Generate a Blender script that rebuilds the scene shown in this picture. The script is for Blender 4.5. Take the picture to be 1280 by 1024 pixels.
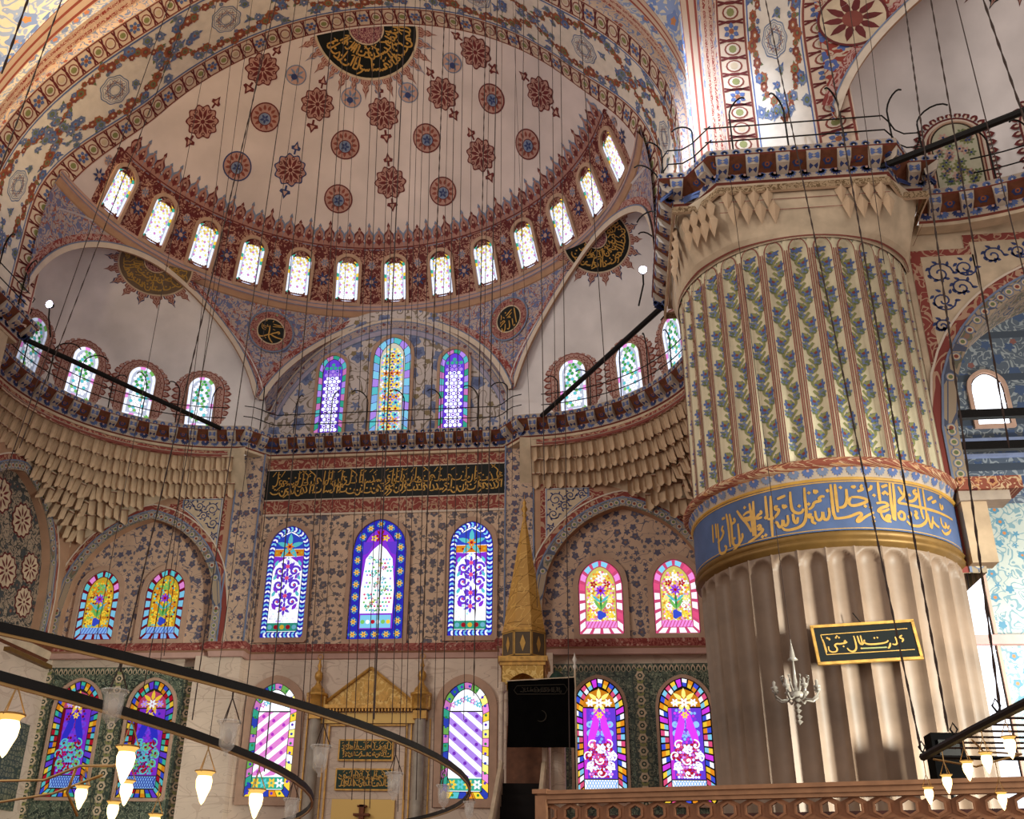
import bpy, math, random
import numpy as np
from mathutils import Vector, Matrix
random.seed(7)
sc = bpy.context.scene
for o in list(bpy.data.objects): bpy.data.objects.remove(o)
COL = sc.collection
pi = math.pi; sin = math.sin; cos = math.cos; rad = math.radians

# ---------------------------------------------------------------- camera
def view_axes(yaw, pitch, roll):
    fw = Vector((sin(yaw)*cos(pitch), cos(yaw)*cos(pitch), sin(pitch)))
    rt = Vector((cos(yaw), -sin(yaw), 0)); up = rt.cross(fw)
    return cos(roll)*rt + sin(roll)*up, -sin(roll)*rt + cos(roll)*up, fw
cam_d = bpy.data.cameras.new('camera'); cam = bpy.data.objects.new('camera', cam_d); COL.objects.link(cam)
_r, _u, _f = view_axes(-.144, .4348, .0251)
cam.matrix_world = Matrix(((_r.x, _u.x, -_f.x, 9.2268), (_r.y, _u.y, -_f.y, -27.734), (_r.z, _u.z, -_f.z, 1.7), (0, 0, 0, 1)))
cam_d.sensor_width = 36; cam_d.lens = 1253.29*36/1280
cam_d.shift_x = (640-585.52)/1280; cam_d.shift_y = (558.96-512)/1280
cam_d.clip_end = 300; sc.camera = cam

# ---------------------------------------------------------------- light and exposure
vs = sc.view_settings
vs.view_transform = 'Standard'; vs.look = 'None'; vs.gamma = 1; vs.use_curve_mapping = False; vs.exposure = 0.22
w = bpy.data.worlds.new('world'); sc.world = w; w.use_nodes = True
bg = w.node_tree.nodes['Background']; bg.inputs[0].default_value = (1.0, .92, .85, 1); bg.inputs[1].default_value = .62
def area(name, loc, target, size, power, col, sy=None):
    d = bpy.data.lights.new(name, 'AREA'); d.shape = 'RECTANGLE'; d.size = size; d.size_y = sy or size; d.energy = power; d.color = col
    o = bpy.data.objects.new(name, d); COL.objects.link(o); o.location = loc
    o.rotation_euler = (Vector(target)-Vector(loc)).to_track_quat('-Z', 'Y').to_euler(); return o
# daylight from the windows of the hall: left flank, low right flank, cool clerestory on the right
area('daylight_left_flank', (-30, -30, 22), (2, 4, 24), 9, 4600, (1, .93, .84), 14)
l_ = area('daylight_right_flank', (31, -19, 5.5), (15.6, -4.5, 5.0), 2.5, 1150, (.95, 1, .90), 6); l_.data.spread = rad(46)
l_ = area('daylight_clerestory', (3, -14, 34), (12.6, -3.2, 23.2), 1.0, 170, (.72, .84, 1)); l_.data.spread = rad(20)
# warm floodlight that washes the great arch on the left
l_ = area('floodlight_left_arch', (-9.5, -13, 24), (-10.5, -4.5, 33.5), 1.2, 760, (1, .74, .38)); l_.data.spread = rad(100)

# ---------------------------------------------------------------- materials
def lin(c):
    if isinstance(c, str):
        c = [int(c[i:i+2], 16)/255 for i in (1, 3, 5)]
    return [(x/12.92 if x <= .04045 else ((x+.055)/1.055)**2.4) for x in c[:3]] + [1]
class NT:
    def __init__(s, name):
        s.m = bpy.data.materials.new(name); s.m.use_nodes = True; s.t = s.m.node_tree; s.n = s.t.nodes; s.n.clear()
        s.out = s.n.new('ShaderNodeOutputMaterial')
    def new(s, kind, **kw):
        x = s.n.new('ShaderNode'+kind)
        for k, v in kw.items(): setattr(x, k, v)
        return x
    def ln(s, a, b): s.t.links.new(a, b)
    def val(s, sock, v):
        if hasattr(v, 'links') or hasattr(v, 'is_linked'): s.ln(v, sock)
        else: sock.default_value = v
    def math(s, op, a, b=0.0, clamp=False):
        x = s.new('Math', operation=op, use_clamp=clamp); s.val(x.inputs[0], a); s.val(x.inputs[1], b); return x.outputs[0]
    def mix(s, f, a, b):
        x = s.new('Mix', data_type='RGBA'); s.val(x.inputs[0], f); s.val(x.inputs[6], a); s.val(x.inputs[7], b); return x.outputs[2]
    def princ(s, col, rough=.7, metal=0, bump=None, bs=.02, spec=.3):
        p = s.new('BsdfPrincipled'); s.val(p.inputs['Base Color'], col); p.inputs['Roughness'].default_value = rough
        p.inputs['Metallic'].default_value = metal; p.inputs['Specular IOR Level'].default_value = spec
        if bump is not None:
            b = s.new('Bump'); b.inputs['Distance'].default_value = bs; b.inputs['Strength'].default_value = .7; s.ln(bump, b.inputs['Height']); s.ln(b.outputs[0], p.inputs['Normal'])
        s.ln(p.outputs[0], s.out.inputs[0]); return p
MC = {}
def mat(name, col, rough=.7, metal=0, var=.12, scale=3.0, spec=.3, bump=0):
    if name in MC: return MC[name]
    t = NT(name); c = lin(col)
    tc = t.new('TexCoord'); nz = t.new('TexNoise'); nz.inputs['Scale'].default_value = scale; nz.inputs['Detail'].default_value = 5
    t.ln(tc.outputs['Object'], nz.inputs[0])
    mr = t.new('MapRange'); mr.inputs[1].default_value = .3; mr.inputs[2].default_value = .7; t.ln(nz.outputs[0], mr.inputs[0])
    d = [max(0, x*(1-var*1.3)) for x in c[:3]] + [1]; l = [min(1, x*(1+var)) for x in c[:3]] + [1]
    t.princ(t.mix(mr.outputs[0], d, l), rough, metal, nz.outputs[0] if bump else None, bump, spec)
    MC[name] = t.m; return t.m
def glow(name, col, strength=1.0):
    if name in MC: return MC[name]
    t = NT(name); e = t.new('Emission'); e.inputs[0].default_value = lin(col); e.inputs[1].default_value = strength
    t.ln(e.outputs[0], t.out.inputs[0]); MC[name] = t.m; return t.m
def ornate(name, bgc, layers, rough=.75, wear=.12):
    """painted arabesque: layers of (kind, colour, scale, threshold[, stretch]) over a ground colour, in metre UVs"""
    if name in MC: return MC[name]
    t = NT(name); tc = t.new('TexCoord'); uv = tc.outputs['UV']
    nz = t.new('TexNoise'); nz.inputs['Scale'].default_value = .8; nz.inputs['Detail'].default_value = 6; t.ln(uv, nz.inputs[0])
    mr = t.new('MapRange'); mr.inputs[1].default_value = .35; mr.inputs[2].default_value = .65; t.ln(nz.outputs[0], mr.inputs[0])
    b = lin(bgc); col = t.mix(mr.outputs[0], [x*(1-wear) for x in b[:3]]+[1], [min(1, x*(1+wear*.6)) for x in b[:3]]+[1])
    for L in layers:
        kind, c, s, th = L[:4]; st = L[4] if len(L) > 4 else 1.0; sx = L[5] if len(L) > 5 else 0.0
        mp = t.new('Mapping'); mp.inputs['Scale'].default_value = (s, s*st, s); mp.inputs['Location'].default_value = (sx, sx*.7, 0); t.ln(uv, mp.inputs[0]); v = mp.outputs[0]
        if kind == 'vine':
            n = t.new('TexNoise'); n.inputs['Scale'].default_value = 1; n.inputs['Detail'].default_value = 1.0; n.inputs['Distortion'].default_value = .6; t.ln(v, n.inputs[0])
            d = t.math('ABSOLUTE', t.math('SUBTRACT', t.math('FRACT', t.math('MULTIPLY', n.outputs[0], 5.0)), .5)); m = t.math('LESS_THAN', d, th)
        elif kind == 'blob':
            n = t.new('TexNoise'); n.inputs['Scale'].default_value = 1; n.inputs['Detail'].default_value = 2.0; t.ln(v, n.inputs[0]); m = t.math('GREATER_THAN', n.outputs[0], th)
        elif kind in ('flower', 'ring'):
            n = t.new('TexVoronoi'); n.inputs['Scale'].default_value = 1; n.inputs['Randomness'].default_value = .55; t.ln(v, n.inputs[0])
            q = t.new('VectorMath', operation='SUBTRACT'); t.ln(v, q.inputs[0]); t.ln(n.outputs['Position'], q.inputs[1])
            sp = t.new('SeparateXYZ'); t.ln(q.outputs[0], sp.inputs[0])
            an = t.math('ARCTAN2', sp.outputs[1], sp.outputs[0]); pet = t.math('MULTIPLY', t.math('SINE', t.math('MULTIPLY', an, 5.0)), .13)
            r = t.math('MULTIPLY', n.outputs['Distance'], t.math('ADD', 1.0, pet))
            if kind == 'flower': m = t.math('LESS_THAN', r, th)
            else: m = t.math('LESS_THAN', t.math('ABSOLUTE', t.math('SUBTRACT', r, th)), .05)
        elif kind == 'net':
            n = t.new('TexVoronoi', feature='DISTANCE_TO_EDGE'); n.inputs['Scale'].default_value = 1; n.inputs['Randomness'].default_value = .5; t.ln(v, n.inputs[0]); m = t.math('LESS_THAN', n.outputs[0], th)
        elif kind == 'hlines':
            sp = t.new('SeparateXYZ'); t.ln(v, sp.inputs[0]); m = t.math('LESS_THAN', t.math('FRACT', sp.outputs[1]), th)
        elif kind == 'vlines':
            sp = t.new('SeparateXYZ'); t.ln(v, sp.inputs[0]); m = t.math('LESS_THAN', t.math('FRACT', sp.outputs[0]), th)
        col = t.mix(m, col, lin(c))
    t.princ(col, rough); MC[name] = t.m; return t.m

M_DOME = mat('dome_plaster', '#d4c3be', .85, var=.10, scale=.5)
M_EXED = mat('exedra_plaster', '#e4dcda', .85, var=.12, scale=.6)
M_STONE = mat('carved_stone', '#c0a486', .8, var=.25, scale=1.2)
M_STONE2 = mat('pale_stone', '#c8b296', .8, var=.15, scale=2)
M_MARBLE = ornate('veined_marble', '#d2bca8', [('vine', '#c3ab98', .45, .05, 2.2), ('vine', '#bba392', .8, .03, 3.0, 2.0), ('hlines', '#b39c8a', .55, .012)], rough=.45, wear=.1)
M_PIERMARB = mat('pier_marble', '#7f6856', .5, var=.25, scale=.9)
M_TAN = mat('tan_plaster', '#b48c70', .8, var=.1, scale=1.5)
M_CREAM = mat('cream_paint', '#d4c2b0', .8, var=.06)
M_PINK = mat('pink_plaster', '#bd978a', .8, var=.06)
M_RED = mat('red_paint', '#672828', .75, var=.15)
M_RED2 = mat('soft_red_paint', '#84443a', .75, var=.12)
M_RUST = mat('rust_paint', '#9a5a3c', .75)
M_BLUE = mat('blue_paint', '#586a9a', .75)
M_NAVY = mat('navy_paint', '#36406c', .75)
M_SLATE = mat('slate_paint', '#75809a', .75)
M_GREEN = mat('green_paint', '#6c7650', .75)
M_OLIVE = mat('olive_paint', '#8a8a58', .75)
M_GOLDP = mat('gold_paint', '#c09040', .5)
M_BLACKP = mat('black_paint', '#0c100c', .6)
M_DKGREEN = mat('dark_green_panel', '#22392e', .6)
M_GOLD = mat('gilding', '#c69548', .42, .35, .25, 6, .5)
M_GILT = mat('gilt_letters', '#c2954c', .5, .25, .1, 6)
M_IRON = mat('black_iron', '#14100e', .55, .3, .2, 8)
M_CHAIN = mat('dark_chain', '#3a2820', .6, .2)
M_WHITE = mat('white_paint', '#d6cdc2', .8)
M_BROWN = mat('brown_soffit', '#74442e', .8, var=.2, scale=6)
M_BANNER = mat('black_velvet', '#070606', .95, var=.3, spec=.05)
M_WOOD = mat('walnut_wood', '#6e4630', .6, var=.25, scale=4)
M_CARPET = mat('red_carpet', '#7c5648', .95, var=.2)

# ---------------------------------------------------------------- mesh helpers
def tag(o, label=None, cat=None, group=None, kind=None):
    if label: o['label'] = label
    if cat: o['category'] = cat
    if group: o['group'] = group
    if kind: o['kind'] = kind
    return o
def empty(name, label=None, cat=None, group=None, kind=None, loc=(0, 0, 0)):
    o = bpy.data.objects.new(name, None); COL.objects.link(o); o.location = loc; o.empty_display_size = .1
    return tag(o, label, cat, group, kind)
class MB:
    def __init__(s): s.V = []; s.F = []; s.M = []; s.U = []; s.mats = []; s.anyuv = False
    def mi(s, m):
        if m not in s.mats: s.mats.append(m)
        return s.mats.index(m)
    def add(s, V, F, m, uv=None):
        b = len(s.V); s.V += [tuple(v) for v in V]; i = s.mi(m)
        if uv is not None: s.anyuv = True; s.U += [tuple(x) for x in uv]
        else: s.U += [(0, 0)]*len(V)
        for f in F: s.F.append([b+j for j in f]); s.M.append(i)
    def grid(s, fn, us, vs, m, uvf=None, flip=False, mf=None):
        V = []; U = []; nu, nv = len(us), len(vs)
        for u in us:
            for v in vs: V.append(fn(u, v)); U.append(uvf(u, v) if uvf else (u, v))
        F = []
        for i in range(nu-1):
            for j in range(nv-1):
                q = [i*nv+j, (i+1)*nv+j, (i+1)*nv+j+1, i*nv+j+1]; F.append(q[::-1] if flip else q)
        s.add(V, F, m, U)
    def box(s, c, d, m, R=None):
        x, y, z = [a/2 for a in d]
        P = [Vector((a*x, b*y, e*z)) for a in (-1, 1) for b in (-1, 1) for e in (-1, 1)]
        if R: P = [R @ p for p in P]
        P = [p+Vector(c) for p in P]
        s.add(P, [(0, 1, 3, 2), (4, 6, 7, 5), (0, 4, 5, 1), (2, 3, 7, 6), (0, 2, 6, 4), (1, 5, 7, 3)], m)
    def lathe(s, prof, m, n=16, c=(0, 0, 0), a0=0, a1=2*pi, mlist=None):
        full = abs(a1-a0-2*pi) < 1e-6; k = n if full else n+1
        V = []; F = []; U = []
        for i in range(k):
            a = a0+(a1-a0)*i/n
            for r, z in prof: V.append((c[0]+r*cos(a), c[1]+r*sin(a), c[2]+z)); U.append((a*max(r, .01), z))
        p = len(prof)
        for i in range(n):
            j = (i+1) % k
            for q in range(p-1): F.append((i*p+q, j*p+q, j*p+q+1, i*p+q+1))
        s.add(V, F, m, U)
    def tube(s, pts, r, m, n=6, rf=None):
        pts = [Vector(p) for p in pts]; V = []; F = []
        for i, p in enumerate(pts):
            t = (pts[min(i+1, len(pts)-1)]-pts[max(i-1, 0)]).normalized()
            a = t.cross(Vector((0, 0, 1)))
            if a.length < .05: a = t.cross(Vector((1, 0, 0)))
            a.normalize(); b = t.cross(a); rr = rf(i) if rf else r
            for k in range(n): V.append(p+a*rr*cos(2*pi*k/n)+b*rr*sin(2*pi*k/n))
        for i in range(len(pts)-1):
            for k in range(n): F.append((i*n+k, i*n+(k+1) % n, (i+1)*n+(k+1) % n, (i+1)*n+k))
        F.append(tuple(range(n-1, -1, -1))); F.append(tuple((len(pts)-1)*n+k for k in range(n)))
        s.add(V, F, m)
    def build(s, name, parent=None, smooth=False, kind=None):
        me = bpy.data.meshes.new(name); me.from_pydata(s.V, [], s.F)
        for m in s.mats: me.materials.append(m)
        me.polygons.foreach_set('material_index', s.M)
        if smooth: me.polygons.foreach_set('use_smooth', [True]*len(s.F))
        if s.anyuv:
            u = me.uv_layers.new(name='UVMap'); li = np.empty(len(me.loops), int); me.loops.foreach_get('vertex_index', li)
            u.data.foreach_set('uv', np.array(s.U, float)[li].ravel())
        me.update()
        o = bpy.data.objects.new(name, me); COL.objects.link(o)
        if parent: o.parent = parent
        if kind: o['kind'] = kind
        return o
def link_copy(o, parent=None):
    c = o.copy(); COL.objects.link(c); c.parent = parent; return c
def lsp(a, b, n): return [a+(b-a)*i/(n-1) for i in range(n)]

class Paint:
    """flat painted ornament: polygons in surface coordinates laid a few millimetres proud of the surface"""
    def __init__(s): s.mb = MB(); s.P = []; s.t = (0, 0, 1, 1, 0)
    def at(s, u=0, v=0, su=1, sv=None, rot=0): s.t = (u, v, su, su if sv is None else sv, rot); return s
    def poly(s, pts, m, lay=0):
        u0, v0, su, sv, r = s.t; c, q = cos(r), sin(r); L = [(u0+su*(x*c-y*q), v0+sv*(x*q+y*c), lay) for x, y in pts]
        b = len(s.P); s.P += L; s.mb.F.append(list(range(b, b+len(L)))); s.mb.M.append(s.mb.mi(m))
    def fan(s, x, y, ring, m, lay):
        if max(abs(p[0]-x) for p in ring) < .2: return s.poly(ring, m, lay)
        n = len(ring); h = [((x+a)/2, (y+b)/2) for a, b in ring]
        u0, v0, su, sv, r = s.t; c, q = cos(r), sin(r); b = len(s.P); i_ = s.mb.mi(m)
        s.P += [(u0+su*(X*c-Y*q), v0+sv*(X*q+Y*c), lay) for X, Y in [(x, y)]+h+ring]
        for i in range(n):
            j = (i+1) % n; s.mb.F += [[b, b+1+i, b+1+j], [b+1+i, b+1+n+i, b+1+n+j, b+1+j]]; s.mb.M += [i_, i_]
    def sector(s, r0, r1, a0, a1, m, lay=0, nr=5, na=30):
        for i in range(na):
            for k in range(nr):
                A, B = a0+(a1-a0)*i/na, a0+(a1-a0)*(i+1)/na; p, q = r0+(r1-r0)*k/nr, r0+(r1-r0)*(k+1)/nr
                s.poly([(p*cos(A), p*sin(A)), (q*cos(A), q*sin(A)), (q*cos(B), q*sin(B)), (p*cos(B), p*sin(B))], m, lay)
    def disc(s, x, y, r, m, lay=0, n=14, sx=1): s.fan(x, y, [(x+r*sx*cos(2*pi*i/n), y+r*sin(2*pi*i/n)) for i in range(n)], m, lay)
    def lobed(s, x, y, r, k, amp, m, lay=0, n=None, ph=0, sx=1):
        n = n or k*4; s.fan(x, y, [(x+sx*r*(1+amp*cos(k*2*pi*i/n))*cos(2*pi*i/n+ph), y+r*(1+amp*cos(k*2*pi*i/n))*sin(2*pi*i/n+ph)) for i in range(n)], m, lay)
    def leaf(s, x, y, L, w, a, m, lay=0):
        c, q = cos(a), sin(a); s.poly([(x+X*c-Y*q, y+X*q+Y*c) for X, Y in ((0, 0), (.3*L, w/2), (.65*L, w*.42), (L, 0), (.65*L, -w*.42), (.3*L, -w/2))], m, lay)
    def petals(s, x, y, r0, r1, k, m, lay=0, wf=.8, ph=0):
        for i in range(k): a = 2*pi*i/k+ph; s.leaf(x+r0*cos(a), y+r0*sin(a), r1-r0, wf*2*pi*(r0+r1)/2/k, a, m, lay)
    def stroke(s, pts, wd, m, lay=0, taper=0):
        n = len(pts)
        if n < 2: return
        L = []; R = []
        for i in range(n):
            x0, y0 = pts[max(i-1, 0)]; x1, y1 = pts[min(i+1, n-1)]; d = math.hypot(x1-x0, y1-y0) or 1
            w_ = wd/2*(1-taper*abs(2*i/(n-1)-1)**2); nx, ny = -(y1-y0)/d*w_, (x1-x0)/d*w_; x, y = pts[i]
            L.append((x+nx, y+ny)); R.append((x-nx, y-ny))
        for i in range(n-1): s.poly([L[i], L[i+1], R[i+1], R[i]], m, lay)
    def spiral(s, x, y, r, turns, wd, m, lay=0, a0=0, dr=1):
        n = int(10*turns)+3; s.stroke([(x+r*(1-.85*i/(n-1))*cos(a0+dr*2*pi*turns*i/(n-1)), y+r*(1-.85*i/(n-1))*sin(a0+dr*2*pi*turns*i/(n-1))) for i in range(n)], wd, m, lay)
    def rosette(s, x, y, r, ms, lay=0, k=8):
        s.lobed(x, y, r, k, .14, ms[0], lay, n=k*3); s.disc(x, y, r*.55, ms[1], lay+1, 10); s.disc(x, y, r*.25, ms[2 % len(ms)], lay+2, 8)
    def build(s, name, S, parent=None, base=.008, step=.004, kind='stuff'):
        s.mb.V = [S(u, v, base+step*l) for u, v, l in s.P]; s.mb.U = [(u, v) for u, v, l in s.P]; s.mb.anyuv = True; return s.mb.build(name, parent, kind=kind)
def chaikin(pts, k=2):
    for _ in range(k):
        q = [pts[0]]
        for a, b in zip(pts, pts[1:]): q += [(.75*a[0]+.25*b[0], .75*a[1]+.25*b[1]), (.25*a[0]+.75*b[0], .25*a[1]+.75*b[1])]
        pts = q+[pts[-1]]
    return pts
def plane_map(o, u, v, n):
    o, u, v, n = Vector(o), Vector(u), Vector(v), Vector(n)
    return lambda a, b, off=0: tuple(o+u*a+v*b+n*off)
# ================================================================ the apse: semi-dome, pendentives, great arch, exedrae
Z0, RS, ZSILL = 24.7, 11.33, 27.44
YW = 10.95; YF = 10.55; XF = 13.55; ZB = 20.5
EC = (6.4, 3.0); RE = 7.05; ZE = 21.2
def sst(x): x = min(1, max(0, x)); return x*x*(3-2*x)
def Yf(p): return 2.4-1.4*sst((abs(p)-50)/35)
def rho0(p): return math.sqrt(RS**2-Yf(p)**2)
def rhoO(p): return 10.45+1.65*sst((abs(p)-40)/50)
def arch_pt(p, rho, Y):
    s = 1 if p >= 0 else -1; a = abs(p)
    if a <= 90: return (s*rho*sin(rad(a)), Y, Z0+rho*cos(rad(a)))
    return (s*rho, Y, Z0-4.1*(a-90)/20)
# stations of the great arch, from the semi-dome edge outwards to the pendentive: (rho, Y) at arch parameter p
def station(p, k):
    r0, y0, ro = rho0(p), Yf(p), rhoO(p)
    if k < 3: return [(r0, y0), (r0+(ro-r0)*1.0/(y0+1.5), y0-1.0), (ro, -1.5)][k]
    h = 1-.5*sst((abs(p)-30)/60); d, y = [(0, 0), (.42, -.1), (.46, -.75), (.82, -.85), (.86, -1.75), (1.0, -1.85)][k-3]
    return (ro+d*h, -2.4+y*h)
PP = lsp(-110, 110, 133)
M_BAND = {
 0: mat('bracelet_ground', '#d6bda8', .8, var=.08), 1: mat('garland_ground', '#dfd2c4', .8, var=.07), 2: mat('bracelet_ground', '#c6a993'),
 3: ornate('arch_thin_flowers', '#b99f8b', [('vine', '#6d7590', 3.2, .16), ('flower', '#8e4a3a', 2.6, .26), ('flower', '#5a4a3a', 2.6, .12)]),
 4: ornate('arch_red_line', '#bda08e', [('hlines', '#8c3b34', 3.0, .45), ('vine', '#c9ab97', 6, .2)]),
 5: ornate('arch_blue_flowers', '#c0b3a4', [('vine', '#7f8cab', 2.6, .2), ('flower', '#69789f', 1.9, .36), ('flower', '#a86a4c', 1.9, .2)]),
 6: ornate('arch_red_edge', '#c8ad98', [('hlines', '#96493e', 2.2, .3)]),
 7: ornate('arch_blue_scroll', '#bcb2a8', [('vine', '#7386b0', 2.4, .22), ('flower', '#5a70a4', 1.6, .3), ('flower', '#b08a4c', 1.6, .12)]),
 8: ornate('pendentive_blue', '#c2b6a6', [('vine', '#8291b6', 1.8, .22), ('flower', '#6c7fae', 1.1, .34), ('flower', '#b4774c', 1.1, .16)])}
def great_arch(names, labels, half=None):
    pp = [p for p in PP if half is None or p*half >= -2]
    out = []
    root = empty('trim_1' if names else 'trim_2', labels, 'arch', None, 'structure')
    nm = ['bracelet_band', 'garland_band', 'bracelet_band', 'flower_moulding', 'red_moulding', 'blue_flower_band', 'red_moulding', 'scroll_band', 'pendentive_field']
    for k in range(8):
        b = MB()
        b.grid(lambda p, t: arch_pt(p, *[a+(c-a)*t for a, c in zip(station(p, k), station(p, k+1))]), pp, lsp(0, 1, 3 if k < 8 else 6), M_BAND[k],
               uvf=lambda p, t: (rad(p)*11.3, k*.9+t*[.7, 3.1, .7, .42, .7, .4, 1.0, .2, 3.7][k]), flip=True)
        b.build(nm[k], root, smooth=True)
    return root
ga = great_arch(1, 'great arch round the semi-dome, painted with flower garlands and knot medallions')
TS = Matrix.Translation((15.6, -16.4, 0)) @ Matrix.Rotation(-pi/2, 4, 'Z')
def pendentive(sg, name, label):
    def f(p, t):
        A = Vector(arch_pt(p, *station(p, 8))); B = TS @ Vector(arch_pt(-p, *station(p, 8))); w_ = (A-B).length
        q = A.lerp(B, t)+Vector((.55, .55, .25))*w_*.22*4*t*(1-t); return (sg*q.x, q.y, q.z)
    b = MB(); b.grid(f, lsp(14, 110, 60), lsp(0, 1, 15), M_BAND[8], uvf=lambda p, t: (rad(p)*11.3, t*(A_w(p))), flip=sg < 0)
    return tag(b.build(name, smooth=True), label, 'vault', None, 'structure')
def A_w(p): return (Vector(arch_pt(p, *station(p, 8)))-TS @ Vector(arch_pt(-p, *station(p, 8)))).length
pendentive(1, 'ceiling_pendentive_right', 'blue scroll-painted main pendentive above the pier balcony')
pendentive(-1, 'ceiling_pendentive_left', 'warm-lit scroll-painted main pendentive in the upper left corner')
def S_band(k, u, t, off):
    p = math.degrees(u/11.3); a, c = station(p, k), station(p, k+1)
    r, y = a[0]+(c[0]-a[0])*t-off, a[1]+(c[1]-a[1])*t
    return arch_pt(p, r, y)
M_MED = ornate('knot_ground', '#c3b6aa', [('net', '#6d7a9c', 9, .09), ('vine', '#6d7a9c', 5, .10)])
def paint_arch(root, side=0):
    rr = random.Random(3); W = 2.9
    P = Paint()      # wide garland band, coordinates metres: u along the arch, v 0..W
    reds = [(M_RUST, M_RED2, M_GREEN), (M_RED2, M_RUST, M_CREAM), (M_RUST, M_GREEN, M_RED2)]
    blues = [(M_SLATE, M_BLUE, M_CREAM), (M_BLUE, M_SLATE, M_RUST), (M_SLATE, M_GREEN, M_BLUE)]
    for i in range(-3, 4):
        u0 = i*5.6
        if side and u0*side < -1: continue
        if abs(u0) > 21: continue
        P.at(u0, W/2); P.lobed(0, 0, .66, 8, .05, M_SLATE, 0, 32); P.lobed(0, 0, .61, 8, .05, M_WHITE, 1, 32); P.lobed(0, 0, .56, 8, .05, M_SLATE, 2, 32); P.lobed(0, 0, .53, 8, .05, M_WHITE, 3, 32)
        for a in range(8):
            P.stroke([(.5*cos(a*pi/4), .5*sin(a*pi/4)), (.5*cos(a*pi/4+2.2), .5*sin(a*pi/4+2.2))], .028, M_SLATE, 4)
            P.stroke([(.46*cos(a*pi/4+.39), .46*sin(a*pi/4+.39)), (.46*cos(a*pi/4+2.0), .46*sin(a*pi/4+2.0))], .022, M_RED2, 4)
        for s_ in (-1, 1):                     # garlands of red blossoms looping round each knot and crossing between
            prev = None
            for q in range(19):
                x = -2.8+5.6*q/18; y = s_*(1.12*cos(pi*x/5.6)**.7+.1*sin(q*2.3)) if q not in (0, 18) else 0; r_ = (.23, .14, .18, .13, .2)[q % 5]*(.9+.3*rr.random())
                P.rosette(x, y, r_, reds[q % 3], 1, 7)
                if q % 2: P.leaf(x, y, .34, .14, rr.random()*6.3, M_GREEN, 0); P.leaf(x, y, .3, .12, rr.random()*6.3, M_SLATE, 0)
                if prev: P.stroke([prev, (x, y)], .03, M_RED2, 0)
                prev = (x, y)
            for q in range(17):                # blue sprays around the crossings and beside the knots
                x = (2.8-rr.random()*2.0)*(1 if q % 2 else -1); lim = 1.12*max(0, cos(pi*x/5.6)); y = s_*(lim+.15+rr.random()*(1.2-lim)) if q < 11 else s_*lim*rr.random()*.8
                if abs(y) > 1.3 or math.hypot(x, y) < .8: continue
                P.rosette(x, y, .11+.12*rr.random(), blues[q % 3], 2, 6)
                for _ in range(3): P.leaf(x, y, .24+.12*rr.random(), .12, rr.random()*6.3, (M_SLATE, M_GREEN, M_BLUE)[(q+_) % 3], 0)
            for q in range(4): x = (rr.random()-.5)*1.5; P.rosette(x, s_*(.78+.1*rr.random()), .09, blues[q % 3], 1, 6)
    P.at()
    for v in (.07, W-.07):
        us = lsp(-21 if side <= 0 else 0, 21 if side >= 0 else 0, 90); P.stroke([(u, v) for u in us], .07, M_BLUE, 0)
    P.build('garland_painting', lambda u, v, o: S_band(1, u, v/W, o), root)
    for k in (0, 2):
        P = Paint(); n = 38
        for i in range(-n, n+1):
            u = i*.58
            if side and u*side < -1: continue
            if abs(u) > 21.5: continue
            P.at(u, .5, 1.45, 1.45/1.0)
            if i % 4 == 0: P.petals(0, 0, .06, .19, 6, M_BLUE, 1); P.disc(0, 0, .06, M_RUST, 2, 8)
            else:
                P.disc(0, 0, .19, M_RED2, 0, 12, .8); P.disc(0, 0, .15, M_CREAM, 1, 12, .8); P.disc(0, 0, .09, M_OLIVE if i % 2 else M_STONE2, 2, 8)
            P.stroke(chaikin([(.16, -.28), (.23, 0), (.16, .28)], 1), .045, M_RED, 1); P.stroke(chaikin([(-.16, -.28), (-.23, 0), (-.16, .28)], 1), .045, M_RED, 1)
        P.at()
        for v in (.06, .94): P.stroke([(u, v) for u in lsp(-21.5 if side <= 0 else 0, 21.5 if side >= 0 else 0, 90)], .06, M_RED2, 0)
        P.build('bracelet_painting', lambda u, v, o: S_band(k, u, v, o), root)
paint_arch(ga)

# --- semi-dome shell
def dome_pt(az, el, off=0):
    r = RS-off; return (r*cos(el)*sin(az), r*cos(el)*cos(az), Z0+r*sin(el))
def semidome(name, label, m):
    b = MB(); e0 = math.asin((ZSILL-.35-Z0)/RS); N = 61
    def f(t, s):
        pf = math.asin(Yf(t*78)/RS); ps = pf+(rad(90)-e0-1e-4-pf)*s
        th = t*math.acos(min(1, sin(e0)/cos(ps)))
        return (RS*cos(ps)*sin(th), RS*sin(ps), Z0+RS*cos(ps)*cos(th))
    b.grid(f, lsp(-1, 1, N*2-1), [1-(1-i/59)**1.6 for i in range(60)], m, flip=True)
    return tag(b.build(name, smooth=True), label, 'dome', None, 'structure')
dome = semidome('ceiling_semidome', 'pinkish plaster semi-dome with red medallions above the ring of arched windows', M_DOME)

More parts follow.
